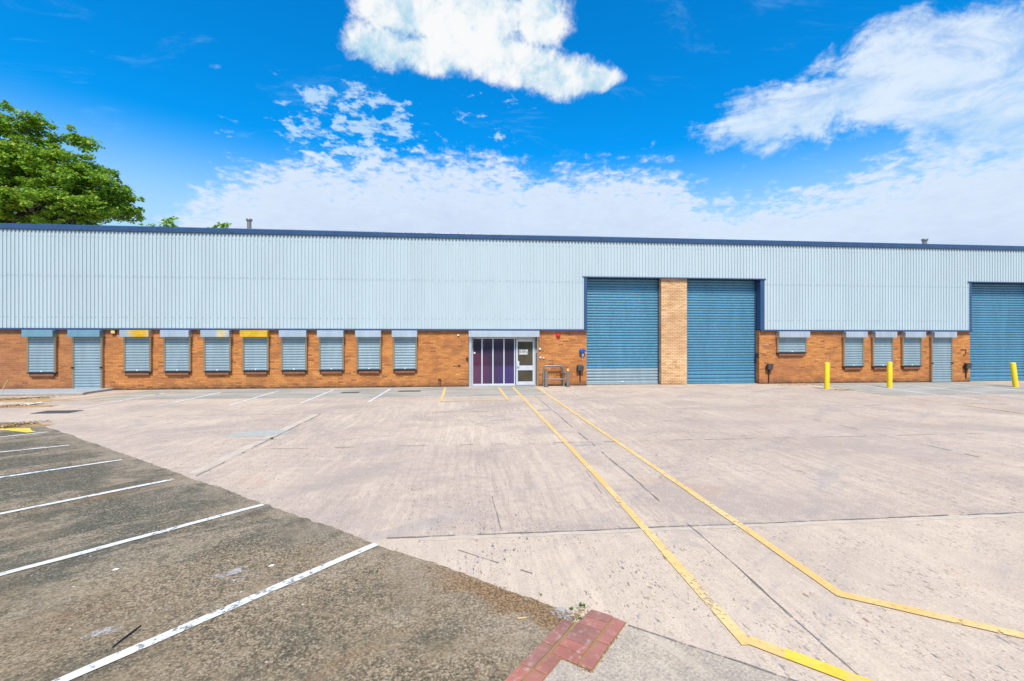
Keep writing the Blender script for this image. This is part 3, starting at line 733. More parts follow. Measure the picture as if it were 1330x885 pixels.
shutter(1010.8, 1045.8, 458.6); shutter(1096.6, 1120, 476.6); shutter(1134.5, 1158, 476.4); shutter(1173, 1195.2, 476); shutter(1210.5, 1235, 0, None, True)

# ---- glazed entrance screen with door
YE = WALL + .16
es = MB()
fx0, fx1, dxl, dxr = WX(612.5, YE), WX(695.5, YE), WX(669.3, YE), WX(694.4, YE)
ztop = 2.20
def fr(m, x0, x1, z0, z1, y0=YE - .03, y1=YE + .04, b=.006): m.box(x0, x1, y0, y1, z0, z1, 0, b)
fr(es, fx0, fx1, ztop - .02, ztop + .07); fr(es, fx0, dxl - .002, .02, .11); fr(es, fx0, fx0 + .07, .112, ztop - .022); fr(es, fx1 - .045, fx1, .02, ztop - .022)
mull = [WX(p, YE) for p in (626, 640.2, 654.5, 668.4)]
for x in mull: fr(es, x - .028, x + .028, .112, ztop - .022)
es_o = es.build('entrance_screen', M['alu'], wh)
bounds = [fx0 + .07] + mull
for a, b in zip(bounds[:-1], bounds[1:]):
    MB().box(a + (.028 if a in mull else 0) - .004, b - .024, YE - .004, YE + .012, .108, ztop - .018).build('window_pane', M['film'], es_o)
sx, sz = WX(616.3, YE), WZ(616.3, 458.6, YE)
MB().tube([(sx, YE - .004, sz), (sx, YE - .0065, sz)], .045, 16).build('round_sticker', M['white'], es_o)
d = MB(); dx0, dx1 = dxl + .03, fx1 - .05
zl0, zl1, zu0, zu1 = .20, .72, .94, 2.05
fr(d, dx0, dx0 + .085, .04, ztop - .03, YE - .045, YE + .02); fr(d, dx1 - .085, dx1, .04, ztop - .03, YE - .045, YE + .02)
for a, b in ((.04, zl0), (zl1, zu0), (zu1, ztop - .03)): fr(d, dx0 + .086, dx1 - .086, a, b, YE - .044, YE + .019)
do = d.build('entrance_door', M['alu'], wh); tag(do, 'white framed glass door beside the violet panels')
for a, b in ((zl0, zl1), (zu0, zu1)): MB().box(dx0 + .08, dx1 - .08, YE - .01, YE + .005, a - .005, b + .005).build('window_pane', M['glass'], do)
h = MB().box(dx0 + .02, dx0 + .15, YE - .075, YE - .046, .90, 1.15, 0, .008); h.tube([(dx0 + .0, YE - .09, .80), (dx0 + .0, YE - .09, 1.25)], .014, 8)
h.box(dx0 + .0, dx0 + .16, YE - .08, YE - .05, .86, .885, 0, .004); h.build('handle', M['alu'], do)
# small paper notice, its print too blurred to read
nx0, nx1, nz0, nz1 = WX(674, YE), WX(685.5, YE), WZ(680, 460.5, YE), WZ(680, 454.2, YE)
no = MB().box(nx0, nx1, YE - .0135, YE - .0115, nz0, nz1)
for i in range(9):
    a = nx0 + (nx1 - nx0) * (i + .25) / 9
    no.box(a, a + .022, YE - .0150, YE - .0137, nz0 + random.uniform(.0, .06), nz1 - random.uniform(.02, .09), 1)
no.build('paper_notice', [M['white'], M['black']], do)
# entrance roller shutter hood and guides
hb = MB().box(WX(608.6, WALL - .3), WX(700.8, WALL - .3), WALL - .30, WALL - .001, 2.255, 2.535, 0, .010).build('shutter_hood', M['galv'], wh)
for px0, px1, mt in ((609.2, 612.6, 'galv'), (697.2, 699.6, 'guide')):
    MB().box(WX(px0, WALL - .1), WX(px1, WALL - .1), WALL - .115, WALL + .01, 0, 2.25, 0, .006).build('guide_rail', M[mt], hb)
# dark returns of the opening
MB().box(E1 - .001, E1 + .001, WALL + .001, WALL + .002, 0, .01).build('threshold', M['drip'], wh)
MB().box(E0 + .001, E1 - .001, WALL - .02, YE + .05, 0, .02).build('threshold', M['kerb'], wh)
MB().box(fx1 + .001, E1 - .001, YE + .03, YE + .06, .02, 2.3).build('jamb_infill', M['rust'], wh)
MB().box(E0 + .001, E1 - .001, YE + .02, YE + .06, ztop + .071, 2.338).build('head_infill', M['drip'], wh)

# ---- roof vents
for px, pt, Y, r, lab in ((323.7, 284.5, 24.0, .10, None), (1201, 310.5, 24.0, .115, None)):
    x, zt = WX(px, Y), WZ(px, pt, Y)
    v = MB().tube([(x, Y, ZT - .25), (x, Y, zt - .05)], r, 20).build('roof_vent', M['pipe'], wh)
    MB().tube([(x, Y, zt - .12), (x, Y, zt - .10), (x, Y, zt - .01), (x, Y, zt)], [r + .01, r + .045, r + .045, r + .02], 20).build('cowl', M['pipe'], v)

# ================================================================== THINGS ON THE WALL
def place(px, py): return WX(px), WZ(px, py)
# fire alarm sounder
x, z = place(724.8, 436)
a = empty('alarm_sounder', (x, WALL, z)); tag(a, 'round red alarm sounder high on the brick right of the entrance', 'alarm')
MB().tube([(x, WALL, z), (x, WALL - .03, z)], .10, 24).build('base', M['red'], a)
MB().tube([(x, WALL - .03, z), (x, WALL - .07, z), (x, WALL - .10, z)], [.092, .085, .05], 24).build('dome', M['red'], a)
# blue wall socket
x, z = place(755.5, 456.3)
a = empty('wall_socket', (x, WALL, z)); tag(a, 'blue round industrial power socket on the brick beside the left loading door', 'socket')
MB().box(x - .10, x + .08, WALL - .06, WALL, z - .10, z + .11, 0, .03).build('back_box', M['bluep'], a)
MB().tube([(x - .02, WALL - .05, z + .01), (x - .02, WALL - .14, z + .0), (x - .02, WALL - .16, z)], [.108, .105, .08], 24).build('socket_cover', M['bluep'], a)
MB().tube([(x + .08, WALL - .08, z + .02), (x + .09, WALL - .15, z + .02)], [.07, .07], 18).build('plug', M['bluep'], a)
MB().tube([(x + .03, WALL - .07, z - .11), (x + .03, WALL - .07, z - .24)], [.055, .05], 14).build('cable_gland', M['lightblue'], a)
cb = MB().tube([(x + .03, WALL - .06, z - .24), (x + .02, WALL - .03, z - .32), (x + .02, WALL - .02, z - .42)], .016, 8)
cb.build('cable', M['white'], a)
# black floodlight boxes near the ground
def flood(px, py, label, drop=.62, w=.32, hgt=.27):
    x, z = place(px, py)
    a = empty('wall_floodlight', (x, WALL, z)); tag(a, label, 'floodlight', 'black wall boxes low on the brick')
    rx = Matrix.Rotation(R(12), 3, 'X')
    MB().box(x - w / 2, x + w / 2, WALL - .20, WALL - .05, z - hgt / 2, z + hgt / 2, 0, .03, rx, (x, WALL - .12, z)).build('housing', M['black'], a)
    MB().box(x - w / 2 + .03, x + w / 2 - .03, WALL - .212, WALL - .198, z - hgt / 2 + .03, z + hgt / 2 - .03, 0, .004, rx, (x, WALL - .12, z)).build('lens', mat_lens, a)
    MB().box(x - .04, x + .04, WALL - .10, WALL, z - hgt / 2 - .08, z - hgt / 2 + .03, 0, .01).build('bracket', M['black'], a)
    MB().tube([(x + .02, WALL - .03, z - hgt / 2 - .05), (x + .02, WALL - .025, z - hgt / 2 - drop)], .028, 10).build('conduit', M['black'], a)
mat_lens = mat_paint('smoked_lens', (.06, .06, .065), .15, .05, 0, .6, 3)
flood(752.7, 478, 'black box on the brick between the blue socket and left loading door', .48)
flood(997.5, 476.5, 'black box on brick corner just right of the pillar side loading door', .62)
flood(1253.5, 475.2, 'black box on the brick beside the far right roller door', .50)
# small black keypad on the brick reveal of the right loading door
zk = WZ(983, 462)
a = MB().box(D2b - .09, D2b - .001, WALL + .05, WALL + .17, zk - .10, zk + .10, 0, .012)
tag(a.build('key_switch', M['black']), 'small black key switch on the brick edge of the middle loading door', 'switch')
# cream bulkhead lamp, left
x, z = place(148.6, 431.4)
a = empty('bulkhead_lamp', (x, WALL, z)); tag(a, 'small cream square lamp on brick above and right of the left doorway', 'lamp')
MB().box(x - .09, x + .09, WALL - .04, WALL, z - .09, z + .09, 0, .01).build('base', M['black'], a)
MB().box(x - .08, x + .08, WALL - .11, WALL - .04, z - .075, z + .085, 0, .02).build('cover', M['cream'], a)
# white boxes and sensors by the entrance
for px, py, w, hgt, nm, lab, cat in ((701.2, 453.6, .09, .09, 'wall_sensor', 'upper small white sensor right of the entrance guide rail', 'sensor'), (701.9, 464.7, .09, .08, 'wall_sensor', 'lower left small white sensor right of the entrance door', 'sensor'), (706.0, 465.2, .06, .06, 'wall_sensor', 'faint tiny white button right of the lower sensor', 'sensor'), (595.2, 435.6, .10, .06, 'wall_bracket', 'small white bracket on brick left of the entrance hood', 'bracket')):
    x, z = place(px, py)
    b = MB().box(x - w / 2, x + w / 2, WALL - .05, WALL, z - hgt / 2, z + hgt / 2, 0, .015)
    b.tube([(x, WALL - .05, z), (x, WALL - .062, z)], w * .25, 12)
    tag(b.build(nm, M['white']), lab, cat)
xr = fx1 + .07; zr = WZ(696.6, 456.5)
b = MB().box(xr - .055, xr + .05, YE - .03, YE + .029, zr - .085, zr + .085, 0, .008); b.box(xr - .03, xr + .03, YE - .036, YE - .029, zr - .05, zr + .02, 0, .004)
tag(b.build('entry_reader', M['white']), 'white entry card reader on the jamb right of the entrance door', 'card reader')
for px, py, sx_, sz_, lab in ((607.0, 466.8, .06, .18, 'small black bolt plate on brick at left edge of the entrance'), (597.0, 475.2, .07, .07, 'round black plug in brick left of the entrance')):
    x, z = place(px, py)
    b = MB().box(x - sx_ / 2, x + sx_ / 2, WALL - .04, WALL, z - sz_ / 2, z + sz_ / 2, 0, .015); b.tube([(x - .02, WALL - .04, z + .03), (x - .06, WALL - .06, z + .03)], .02, 8)
    tag(b.build('wall_plate', M['black']), lab, 'plate')
# dark downpipe shoe at the wall foot
x = WX(571, WALL - .1)
a = empty('pipe_stub', (x, WALL, 0)); tag(a, 'short dark rusted pipe stub at the wall foot left of the entrance', 'pipe')
MB().tube([(x, WALL - .075, 0), (x, WALL - .075, .34)], .055, 14).build('pipe', M['rust'], a)
MB().tube([(x, WALL - .075, .31), (x, WALL - .075, .36)], .065, 14).build('collar', M['dark'], a)
# old bent conduit, right
c = MB(); x, z = place(1253, 457)
c.tube([(x - .25, WALL - .03, z + .12), (x + .02, WALL - .03, z + .12), (x + .04, WALL - .03, z + .10), (x + .04, WALL - .03, z - .12), (x + .02, WALL - .03, z - .14), (x - .10, WALL - .03, z - .14)], .016, 8)
tag(c.build('bent_conduit', M['rust']), 'thin hook shaped rusty conduit on brick above the far right black box', 'conduit')

# ---- pipe rail with two grey posts
YP1, YP2 = WALL - .22, WALL - .46
xL, xR = WX(706.2, YP1), WX(732.2, YP1); zt = WZ(719, 475.6, YP1)
a = empty('pipe_rail', ((xL + xR) / 2, YP1, 0)); tag(a, 'grey steel pipe hoop with two stout posts right of the entrance', 'pipe rail')
r = .045; hp = [(xL, YP1, 0), (xL, YP1, zt - .12)] + [(xL + .12 - .12 * math.cos(t), YP1, zt - .12 + .12 * math.sin(t)) for t in (.4, .8, 1.2)] + [(xL + .12, YP1, zt), (xR - .14, YP1, zt)] + \
    [(xR - .14 + .14 * math.sin(t), YP1, zt - .14 + .14 * math.cos(t)) for t in (.4, .8, 1.2)] + [(xR, YP1, zt - .14), (xR, YP1, 0)]
MB().tube(hp, r, 14).build('hoop', M['pipe'], a)
zm = WZ(719, 492.8, YP1)
MB().tube([(xL - .05, YP1 - .02, zm), (xR + .02, YP1 - .02, zm)], .035, 12).build('mid_rail', M['pipe'], a)
MB().box(xR - .14, xR - .05, YP1 - .07, YP1 + .06, zt - .34, zt - .04, 0, .02).tube([(xR - .05, YP1 - .05, zt - .30), (xR - .04, YP1 - .05, zt - .55)], .03, 10).build('valve', M['rust'], a)
for px, ht, cap in ((709.5, .70, 'rust'), (737.6, .72, 'cream')):
    x = WX(px, YP2); h0 = CAM_H - (481.9 - 442.5) * YP2 / ray(px, 400).y / F_PX
    p = MB().tube([(x, YP2, 0), (x, YP2, h0)], .062, 18)
    po = p.build('post', M['pipe'], a)
    MB().tube([(x, YP2, h0), (x, YP2, h0 + .04), (x, YP2, h0 + .09)], [.05, .055, .02], 14).build('post_cap', M[cap], po)
    MB().box(x - .10, x + .10, YP2 - .10, YP2 + .10, .005, .02, 0, .004).build('foot_plate', M['rust'], po)
x2 = WX(737.6, YP2)
MB().tube([(xR, YP1, .62), (x2 - .10, YP2 + .05, .62), (x2, YP2, .60)], .036, 10).build('side_arm', M['pipe'], a)
x1 = WX(709.5, YP2)
MB().tube([(xL, YP1, zm), (x1, YP2, zm)], .034, 10).build('side_arm', M['pipe'], a)

# ---- yellow bollards
def bollard(x, y, h, label, lean=0.0, lean_y=0.0):
    a = empty('bollard', (x, y, 0)); tag(a, label, 'bollard', 'yellow steel bollards')
    MB().tube([(x, y, -.15), (x, y, h - .03), (x, y, h - .012), (x, y, h)], [.098, .098, .09, .06], 24).build('post', M['yellow'], a)
    MB().tube([(x, y, -.06), (x, y, .012), (x, y, .02)], [.14, .14, .11], 20).build('footing', M['kerb'], a)
    a.rotation_euler = (lean_y, lean, 0)
    return a
for px, py, pt, lab, ln in ((1074, 506, 471, 'nearest upright yellow bollard, in front of the bare brick', 0), (1155.5, 504.3, 470, 'upright yellow bollard in front of the shuttered windows', 0), (1319.3, 503, 470.8, 'leaning yellow bollard in front of the far right roller door', -R(8))):
    gx, gy = G(px, py); dep = gx * sa + gy * ca
    bollard(gx, gy, (py - pt) * dep / F_PX, lab, ln)

# ---- odds and ends on the ground
def cover(px, py, w, dpt, lab):
    x, y = G(px, py)
    m = MB().box(x - w / 2, x + w / 2, y - dpt / 2, y + dpt / 2, -.02, .012, 0, .004)
    m.box(x - w / 2 + .05, x + w / 2 - .05, y - dpt / 2 + .05, y + dpt / 2 - .05, .012, .018, 0, .003)
    for i in range(5): m.box(x - w / 2 + .08, x + w / 2 - .08, y - dpt / 2 + .09 + i * (dpt - .2) / 5, y - dpt / 2 + .12 + i * (dpt - .2) / 5, .018, .024, 0, .003)
    tag(m.build('drain_cover', M['iron']), lab, 'drain cover')
cover(75, 535.5, 1.0, .55, 'dark drain cover on the concrete near the left asphalt corner')
cover(455, 510.2, .7, .4, 'dark drain cover by the wall between the two right white bay lines')
cover(532, 508.5, .9, .4, 'dark drain cover by the wall left of the yellow bay')
m = MB(); x, y = G(42, 525)
for i in range(7):
    for j in range(7): m.v.append(Vector((x + (i - 3) * .05 + random.uniform(-.03, .03), y + (j - 3) * .10 + random.uniform(-.04, .04), .012 + .05 * abs(mnoise.noise((i * .8, j * .8, 2))))))
m.f = [[i * 7 + j, i * 7 + j + 1, (i + 1) * 7 + j + 1, (i + 1) * 7 + j] for i in range(6) for j in range(6)]; m.mi = [0] * 36; m.sm = [True] * 36
tag(m.build('rag', M['white']), 'crumpled white rag lying on the yellow hatching at left', 'rag')
a_, b_ = G(146, 843), G(183, 814.5)
tag(MB().tube([(*a_, .012), (a_[0] * .6 + b_[0] * .4, a_[1] * .6 + b_[1] * .4 + .004, .014), (*b_, .012)], [.004, .006, .004], 8).build('thin_stick', M['black']), 'thin black rod lying on asphalt beside the nearest white line', 'rod')
a_, b_ = G(672, 805.5), G(683.5, 804.5)
tag(MB().tube([(*a_, .012), (*b_, .012)], [.007, .006], 8).build('wood_chip', M['wood']), 'pale wooden chip lying on the asphalt left of the red pavers', 'wood chip')
for px, py, k in ((150, 741, 1), (352, 736, 2)):
    x, y = G(px, py)
    m = MB().add([(x - .025, y - .01, .006), (x + .02, y - .012, .008), (x + .032, y + .008, .014), (x - .01, y + .015, .010), (x, y, .018)], [(0, 1, 4), (1, 2, 4), (2, 3, 4), (3, 0, 4), (0, 3, 2, 1)])
    tag(m.build('paper_scrap', M['white']), 'larger scrap of white paper on the asphalt between bay lines' if k == 1 else 'smaller white scrap on asphalt close to the nearest bay line', 'scrap')
def weed(x, y, h, n, lab, cat='weed', seed=0):
    rnd = random.Random(seed); m = MB()
    for i in range(n):
        a = rnd.uniform(0, 6.28); L = h * rnd.uniform(.6, 1.1); o = rnd.uniform(.2, .9); w = L * .22
        d = Vector((math.cos(a), math.sin(a), 0)); s_ = Vector((-d.y, d.x, 0)); b0 = Vector((x, y, .004)) + d * rnd.uniform(0, h * .3)
        p1 = b0 + d * L * o * .4 + Vector((0, 0, L * .6)); p2 = b0 + d * L * o + Vector((0, 0, L * (1 - o * .5)))
        m.add([b0, p1 + s_ * w, p2, p1 - s_ * w], [(0, 1, 2), (0, 2, 3)])
    tag(m.build('weed', M['weed']), lab, cat)
weed(*G(742, 793), .024, 22, 'green weed in the crack left of the top red paver', seed=1); weed(*G(757, 789), .042, 9, 'taller leafy weed at the top corner of the red pavers', seed=2)
weed(*G(703, 774), .018, 14, 'low green weed along the asphalt edge above the pavers', seed=3); weed(*G(753, 805), .022, 16, 'mossy weed tuft against the edge of the red pavers', seed=4)
weed(*G(353, 571), .05, 24, 'weed growing in the concrete joint beside the grey round patch', seed=5)
x, y = G(3.5, 510.5)
tag(MB().tube([(x, y - .06, 0), (x + .05, y, .25), (x + .16, y + .04, .52)], [.02, .018, .012], 7).build('timber_offcut', M['wood']), 'thin pale stick leaning on the brick wall at far left', 'stick')

# ================================================================== TREES
def leafmesh(m, c, r, n, size, flat=.6, rnd=random):
    for _ in range(n):
        while True:
            p = Vector((rnd.uniform(-1, 1), rnd.uniform(-1, 1), rnd.uniform(-1, 1)))
            if .12 < p.length < 1: break
        p = p * (.55 + .45 * rnd.random()); p = Vector((p.x * r, p.y * r, p.z * r * flat)) + c
        nrm = (Vector((rnd.gauss(0, .6), rnd.gauss(0, .6), 1.0)) + (p - c) / r * .8).normalized()
        t = nrm.cross(Vector((rnd.gauss(0, 1), rnd.gauss(0, 1), rnd.gauss(0, 1)))).normalized(); b = nrm.cross(t)
        s_ = size * rnd.uniform(.6, 1.3); w = s_ * .42
        k = len(m.f)
        m.add([p - t * s_ * .5, p - t * .02 * s_ + b * w - nrm * s_ * .10, p + t * s_ * .55 - nrm * s_ * .16, p - t * .02 * s_ - b * w - nrm * s_ * .10], [(0, 1, 2), (0, 2, 3)], 0, False)
        tn = (rnd.random(), rnd.random(), rnd.random()); m.tint += [tn, tn]
def limb(m, p0, p1, r0, r1, wob, rnd, seg=7):
    pts = []; rr = []
    for i in range(seg + 1):
        t = i / seg; p = p0.lerp(p1, t) + Vector((rnd.gauss(0, wob), rnd.gauss(0, wob), rnd.gauss(0, wob * .6))) * math.sin(math.pi * t)
        p.z += wob * 1.6 * math.sin(math.pi * t); pts.append(p); rr.append(r0 + (r1 - r0) * t)
    m.tube(pts, rr, 8, cap=False); return pts
def tree(base, crowns, label, mat, leaf_n, leaf_s, seed, trunk_r=.4, zmin=0.0, cat='tree'):
    rnd = random.Random(seed); base = Vector(base)
    t = empty('tree', base); tag(t, label, cat)
    wood = MB(); cr = MB()
    top = max(c[0].z + c[1].z * .5 for c in crowns); cx = sum((c[0] for c in crowns), Vector()) / len(crowns)
    fork = base + Vector(((cx.x - base.x) * .25, (cx.y - base.y) * .25, (top - base.z) * .32))
    wood.tube([base - Vector((0, 0, .2)), base + Vector((.05, 0, .6)), base.lerp(fork, .6), fork], [trunk_r * 1.45, trunk_r, trunk_r * .86, trunk_r * .8], 12, cap=False)
    for cc, rad, n in crowns:
        main = limb(wood, fork, cc + Vector((0, 0, -rad.z * .2)), trunk_r * .55, trunk_r * .12, .5, rnd)
        for _ in range(n):
            while True:
                u = Vector((rnd.uniform(-1, 1), rnd.uniform(-1, 1), rnd.uniform(-.8, 1)))
                if .45 < u.length < 1: break
            u = u.normalized() * (.5 + .66 * rnd.random() ** .7)
            p = Vector((u.x * rad.x, u.y * rad.y, u.z * rad.z)) + cc
            if p.z < zmin: continue
            if rnd.random() < .6:
                m0 = main[rnd.randint(3, 7)]; limb(wood, m0, m0.lerp(p, .85), trunk_r * .11, .02, .2, rnd, 5)
            q = rnd.uniform(.48, 1.1)
            leafmesh(cr, p, q, int(leaf_n * q * q), leaf_s, rnd.uniform(.42, .7), rnd)
            for _k in range(2):
                e = Vector((rnd.gauss(0, q), rnd.gauss(0, q), rnd.gauss(0, q * .4)))
                leafmesh(cr, p + e * .9, q * .45, int(leaf_n * .22 * q), leaf_s * .9, .6, rnd)
    wood.build('trunk', M['bark'], t); cr.build('crown', M[mat], t)
    return t
def at(px, py, z):
    d = ray(px, py); s = z; return Vector((d.x * s, d.y * s, CAM_H + d.z * s))
ZT1 = 33.0
crowns = []
for px, py, rx, rz, n in [(-90, 195, 120, 80, 30), (-10, 175, 50, 42, 28), (28, 168, 30, 28, 17), (75, 208, 48, 36, 30), (25, 240, 66, 44, 40), (112, 244, 42, 28, 28), (118, 266, 38, 16, 28), (60, 235, 50, 40, 30), (80, 270, 62, 25, 34), (5, 275, 60, 28, 26), (-70, 260, 90, 50, 30)]:
    c = at(px + 3, py + 4, ZT1); k = ZT1 / F_PX
    crowns.append((c, Vector((rx * k, rx * k * .8, rz * k)), n))
b = at(60, 442, ZT1)
tree((b.x, b.y, 0), crowns, 'tall broad leafy tree rising behind the left end of the warehouse', 'leaf', 240, .205, 3, .42, 6.2)
# lower pale tree behind it
z2 = 46.0; k = z2 / F_PX
b = at(-40, 442, z2)
tree((b.x, b.y, 0), [(at(-60, 285, z2), Vector((60 * k, 3.5, 30 * k)), 40), (at(0, 290, z2), Vector((45 * k, 3.5, 20 * k)), 30)], 'pale green lower tree behind the tall tree at the left edge', 'leaf_light', 110, .30, 5, .3, 6)
# tops of trees beyond the roof
for px, py, sc_, lab, sd in ((226, 296, 14, 'thin treetop peeping over the roof right of the tall tree', 8), (291, 299, 8, 'tiny treetop peeping over the roof beside the left roof vent', 9), (205, 300, 10, 'faint twig top over the roof closest to the tall tree', 10)):
    z3 = 66.0; k = z3 / F_PX; b = at(px, 442, z3)
    tree((b.x, b.y, 0), [(at(px, py + 6, z3), Vector((sc_ * k, sc_ * k, 14 * k)), 16), (at(px + 4, py + 40, z3), Vector((30 * k, 2.5, 22 * k)), 22)], lab, 'leaf', 60, .34, sd, .22, 3)

# ================================================================== SKY
SKY_TINT = (.03, 1.26, 1.68)
SUN_EL, SUN_V = 55.0, Vector((-.06, -.80, 0)).normalized()
w = N('World', True); scene.world = w.m
sky = w.n('ShaderNodeTexSky', sky_type='NISHITA', sun_disc=False, sun_elevation=R(SUN_EL), sun_rotation=math.atan2(SUN_V.x, SUN_V.y) % (2 * math.pi), altitude=300, air_density=1.0, dust_density=.6, ozone_density=3.0)
tc = w.n('ShaderNodeTexCoord'); dv = tc.outputs['Generated']; dq = w.sep(dv)
az = w.mul(w.math('ARCTAN2', dq[0], dq[1]), 57.29578)
el = w.mul(w.math('ARCSINE', dq[2]), 57.29578)
def curve(pts, outside):
    # elevation (degrees) as a function of azimuth from -70 to 70 degrees
    P = sorted(azel(*p) for p in pts)
    fc = w.n('ShaderNodeFloatCurve'); c = fc.mapping.curves[0]
    P = [(-70, outside if outside is not None else P[0][1])] + ([(P[0][0] - .4, outside)] if outside is not None else []) + P + ([(P[-1][0] + .4, outside)] if outside is not None else []) + [(70, outside if outside is not None else P[-1][1])]
    while len(c.points) < len(P): c.points.new(.5, .5)
    for q, (a_, e_) in zip(c.points, P):
        q.location = ((a_ + 70) / 140, (e_ + 40) / 100); q.handle_type = 'VECTOR'
    fc.mapping.extend = 'HORIZONTAL'; fc.mapping.update()
    w.put(fc.inputs['Value'], w.math('DIVIDE', w.add(az, 70), 140, clamp=True))
    return w.sub(w.mul(fc.outputs[0], 100), 40)
nA = w.noise(dv, 5.5, 10, .64, .35); nB = w.noise(dv, 22, 8, .64, .25); nS = w.noise(w.scale(w.rot(dv, .3), (1, 1.6, 2.6)), 4.2, 8, .64, .8); nF = w.noise(dv, 60, 6, .65, .3)
lay = w.n('ShaderNodeVectorMath', operation='DIVIDE'); w.put(lay.inputs[0], dv); w.put(lay.inputs[1], w.comb(w.add(dq[2], .16), w.add(dq[2], .16), w.add(dq[2], .16)))
flat = lay.outputs[0]
nC = w.noise(flat, 3.2, 8, .6, .3); nP = w.noise(flat, 11, 6, .58, .25); nQ = w.noise(flat, 26, 6, .6, .3)
# one tall cumulus: a union of lobes, edges broken up by noise
sA = None
for px, py, rx, ry in [(498, 62, 56, 36), (560, 72, 78, 30), (530, 18, 78, 40), (615, 22, 95, 62), (645, 74, 62, 36), (690, 88, 52, 36), (700, 20, 42, 58), (735, 102, 58, 32), (772, 104, 36, 20), (600, -50, 150, 66)]:
    a0, e0 = azel(px, py); a1, _ = azel(px + rx, py); _, e1 = azel(px, py - ry)
    d2 = w.add(w.math('POWER', w.math('ABSOLUTE', w.math('DIVIDE', w.sub(az, a0), abs(a1 - a0))), 2), w.math('POWER', w.math('ABSOLUTE', w.math('DIVIDE', w.sub(el, e0), abs(e1 - e0))), 2))
    lobe = w.sub(1, w.math('SQRT', d2))
    sA = lobe if sA is None else w.math('SMOOTH_MAX', sA, lobe, .12)
sA = w.add(sA, w.add(w.mul(w.sub(nA, .5), 1.3), w.add(w.mul(w.sub(nB, .5), .9), w.mul(w.sub(nF, .5), .4))))
mA = w.step(sA, -.08, .42)
upB = curve([(120, 345), (225, 268), (260, 232), (300, 214), (340, 206), (400, 184), (430, 196), (500, 190), (560, 194), (620, 188), (700, 214), (760, 208), (830, 200), (880, 212), (900, 240), (960, 252), (1040, 240), (1100, 216), (1160, 198), (1220, 172), (1330, 160)], None)
sB = w.add(w.sub(upB, el), w.add(w.mul(w.sub(nP, .5), 9.0), w.add(w.mul(w.sub(nQ, .5), 5.0), w.mul(w.sub(nF, .5), 3.0))))
mB = w.mul(w.step(sB, -.3, 3.2), w.step(w.add(sB, w.add(w.mul(w.sub(nC, .5), 16), w.mul(w.sub(nQ, .5), 10))), -2.0, 5.0, .35, .97))
upC = curve([(900, 178), (930, 160), (985, 118), (1010, 114), (1080, 84), (1130, 58), (1200, 30), (1240, 22), (1330, -5)], None)
loC = curve([(896, 186), (940, 206), (1010, 214), (1060, 198), (1085, 182), (1125, 164), (1158, 156), (1195, 205), (1330, 230)], None)
sC = w.math('MINIMUM', w.math('MINIMUM', w.sub(upC, el), w.sub(el, loC)), w.mul(w.sub(az, azel(922, 182)[0]), .8))
sC = w.add(w.add(sC, .6), w.add(w.mul(w.sub(nS, .5), 13.0), w.add(w.mul(w.sub(nB, .5), 6), w.mul(w.sub(nF, .5), 2.5))))
mC = w.mul(w.step(sC, -.4, 2.8), w.step(w.noise(w.scale(w.rot(dv, .3), (1, 2, 3)), 6, 9, .68, .5), .34, .60, .50, .97))
# scattered puffs between the bank and the big cloud, and thin high wisps
def spot(px, py, ra, re):
    a_, e_ = azel(px, py)
    dd = w.add(w.math('POWER', w.math('DIVIDE', w.math('ABSOLUTE', w.sub(az, a_)), ra), 2), w.math('POWER', w.math('DIVIDE', w.math('ABSOLUTE', w.sub(el, e_)), re), 2))
    return w.step(dd, 1.0, .0)
reg = w.math('MAXIMUM', spot(462, 168, 12, 7), w.math('MAXIMUM', w.mul(spot(345, 150, 9, 7), .22), w.mul(spot(640, 150, 8, 4), .45)))
mP = w.mul(w.step(w.add(w.add(w.mul(nP, .7), w.mul(nQ, .45)), w.mul(reg, .20)), .715, .83), w.step(reg, .0, .3, 0, .85))
wis = w.step(w.noise(w.scale(flat, (1, 2.4, 1)), 2.6, 10, .72, .8), .54, .82)
mW = w.mul(wis, .28)
rgb = w.n('ShaderNodeHueSaturation'); w.l(sky.outputs[0], rgb.inputs['Color']); rgb.inputs['Hue'].default_value = .495; rgb.inputs['Saturation'].default_value = 1.25; rgb.inputs['Value'].default_value = 1.0
base = w.mix(1.0, rgb.outputs[0], SKY_TINT, 'MULTIPLY')
K = 6.3
def cl(*c): return tuple(x * K for x in c)
hz = w.step(el, 22.5, 11)                                    # thin haze low in the sky
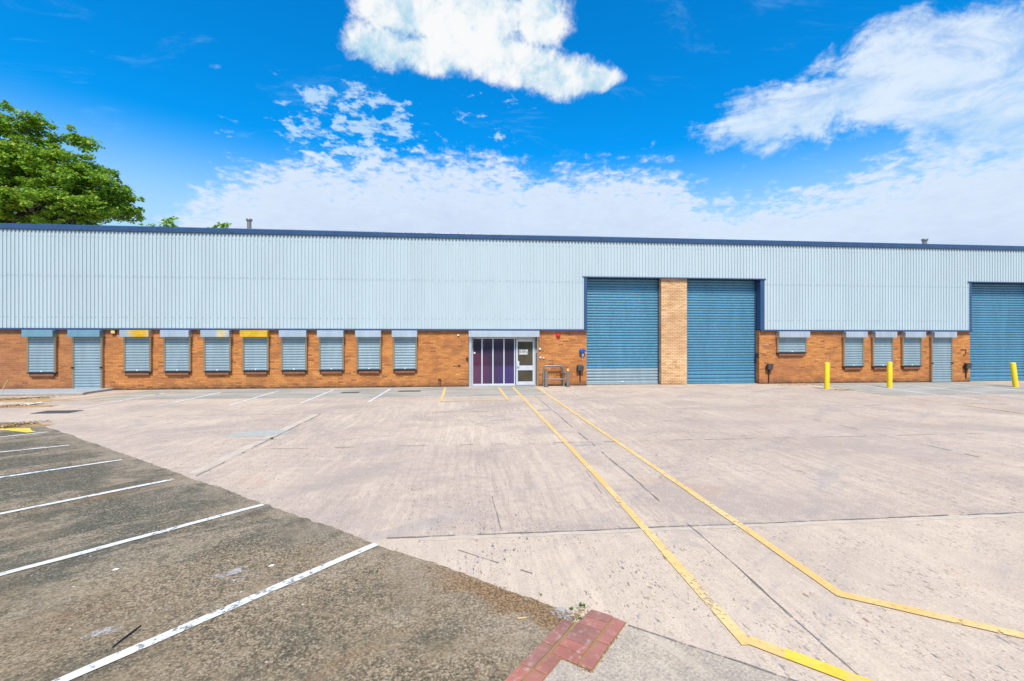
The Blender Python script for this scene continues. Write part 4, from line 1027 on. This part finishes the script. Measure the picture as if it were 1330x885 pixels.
base = w.mix(w.mul(hz, .85), base, cl(.54, .80, 1.0))
cc = w.mix(mW, base, cl(.40, .80, 1.05))
cc = w.mix(mP, cc, cl(.58, .82, 1.06))
shB = w.step(w.add(sB, w.mul(w.sub(nC, .5), 14)), 0, 13)
cc = w.mix(mB, cc, w.mix(shB, cl(.80, .92, 1.08), cl(.66, .79, 1.0)))
shC = w.step(w.add(nS, w.mul(nB, .4)), .58, .82)
cc = w.mix(mC, cc, w.mix(shC, cl(.58, .80, 1.04), cl(.80, .93, 1.08)))
shA = w.step(w.add(w.mul(nA, .7), w.add(w.mul(w.noise(dv, 3.0, 5, .55), .5), w.mul(w.sub(nB, .5), .7))), .46, .72)
cc = w.mix(mA, cc, w.mix(shA, cl(.46, .74, .93), cl(1.02, 1.04, 1.05)))
bg = w.n('ShaderNodeBackground'); w.put(bg.inputs[0], cc); bg.inputs[1].default_value = .10
wo = w.n('ShaderNodeOutputWorld'); w.l(bg.outputs[0], wo.inputs[0])

sd = bpy.data.lights.new('sun', 'SUN'); sd.energy = 3.9; sd.angle = R(12); sd.color = (1, .91, .80)
so = bpy.data.objects.new('sun', sd); col.objects.link(so)
sv = Vector((SUN_V.x * math.cos(R(SUN_EL)), SUN_V.y * math.cos(R(SUN_EL)), math.sin(R(SUN_EL))))
so.rotation_euler = (-sv).to_track_quat('-Z', 'Y').to_euler(); so.location = (0, 0, 40)

# ================================================================== CAMERA
cd = bpy.data.cameras.new('camera'); co = bpy.data.objects.new('camera', cd); col.objects.link(co)
cd.sensor_width = 36; cd.sensor_fit = 'HORIZONTAL'; cd.lens = 36 * F_PX / 1330; cd.clip_end = 4000; cd.clip_start = .05
co.location = (0, 0, CAM_H); co.rotation_euler = (R(90), 0, -YAW)
scene.camera = co
scene.view_settings.view_transform = 'Standard'; scene.view_settings.look = 'None'; scene.view_settings.gamma = 1
scene.view_settings.exposure = .55; scene.view_settings.use_curve_mapping = False
scene.render.engine = 'CYCLES'
scene.cycles.max_bounces = 6; scene.cycles.transparent_max_bounces = 8
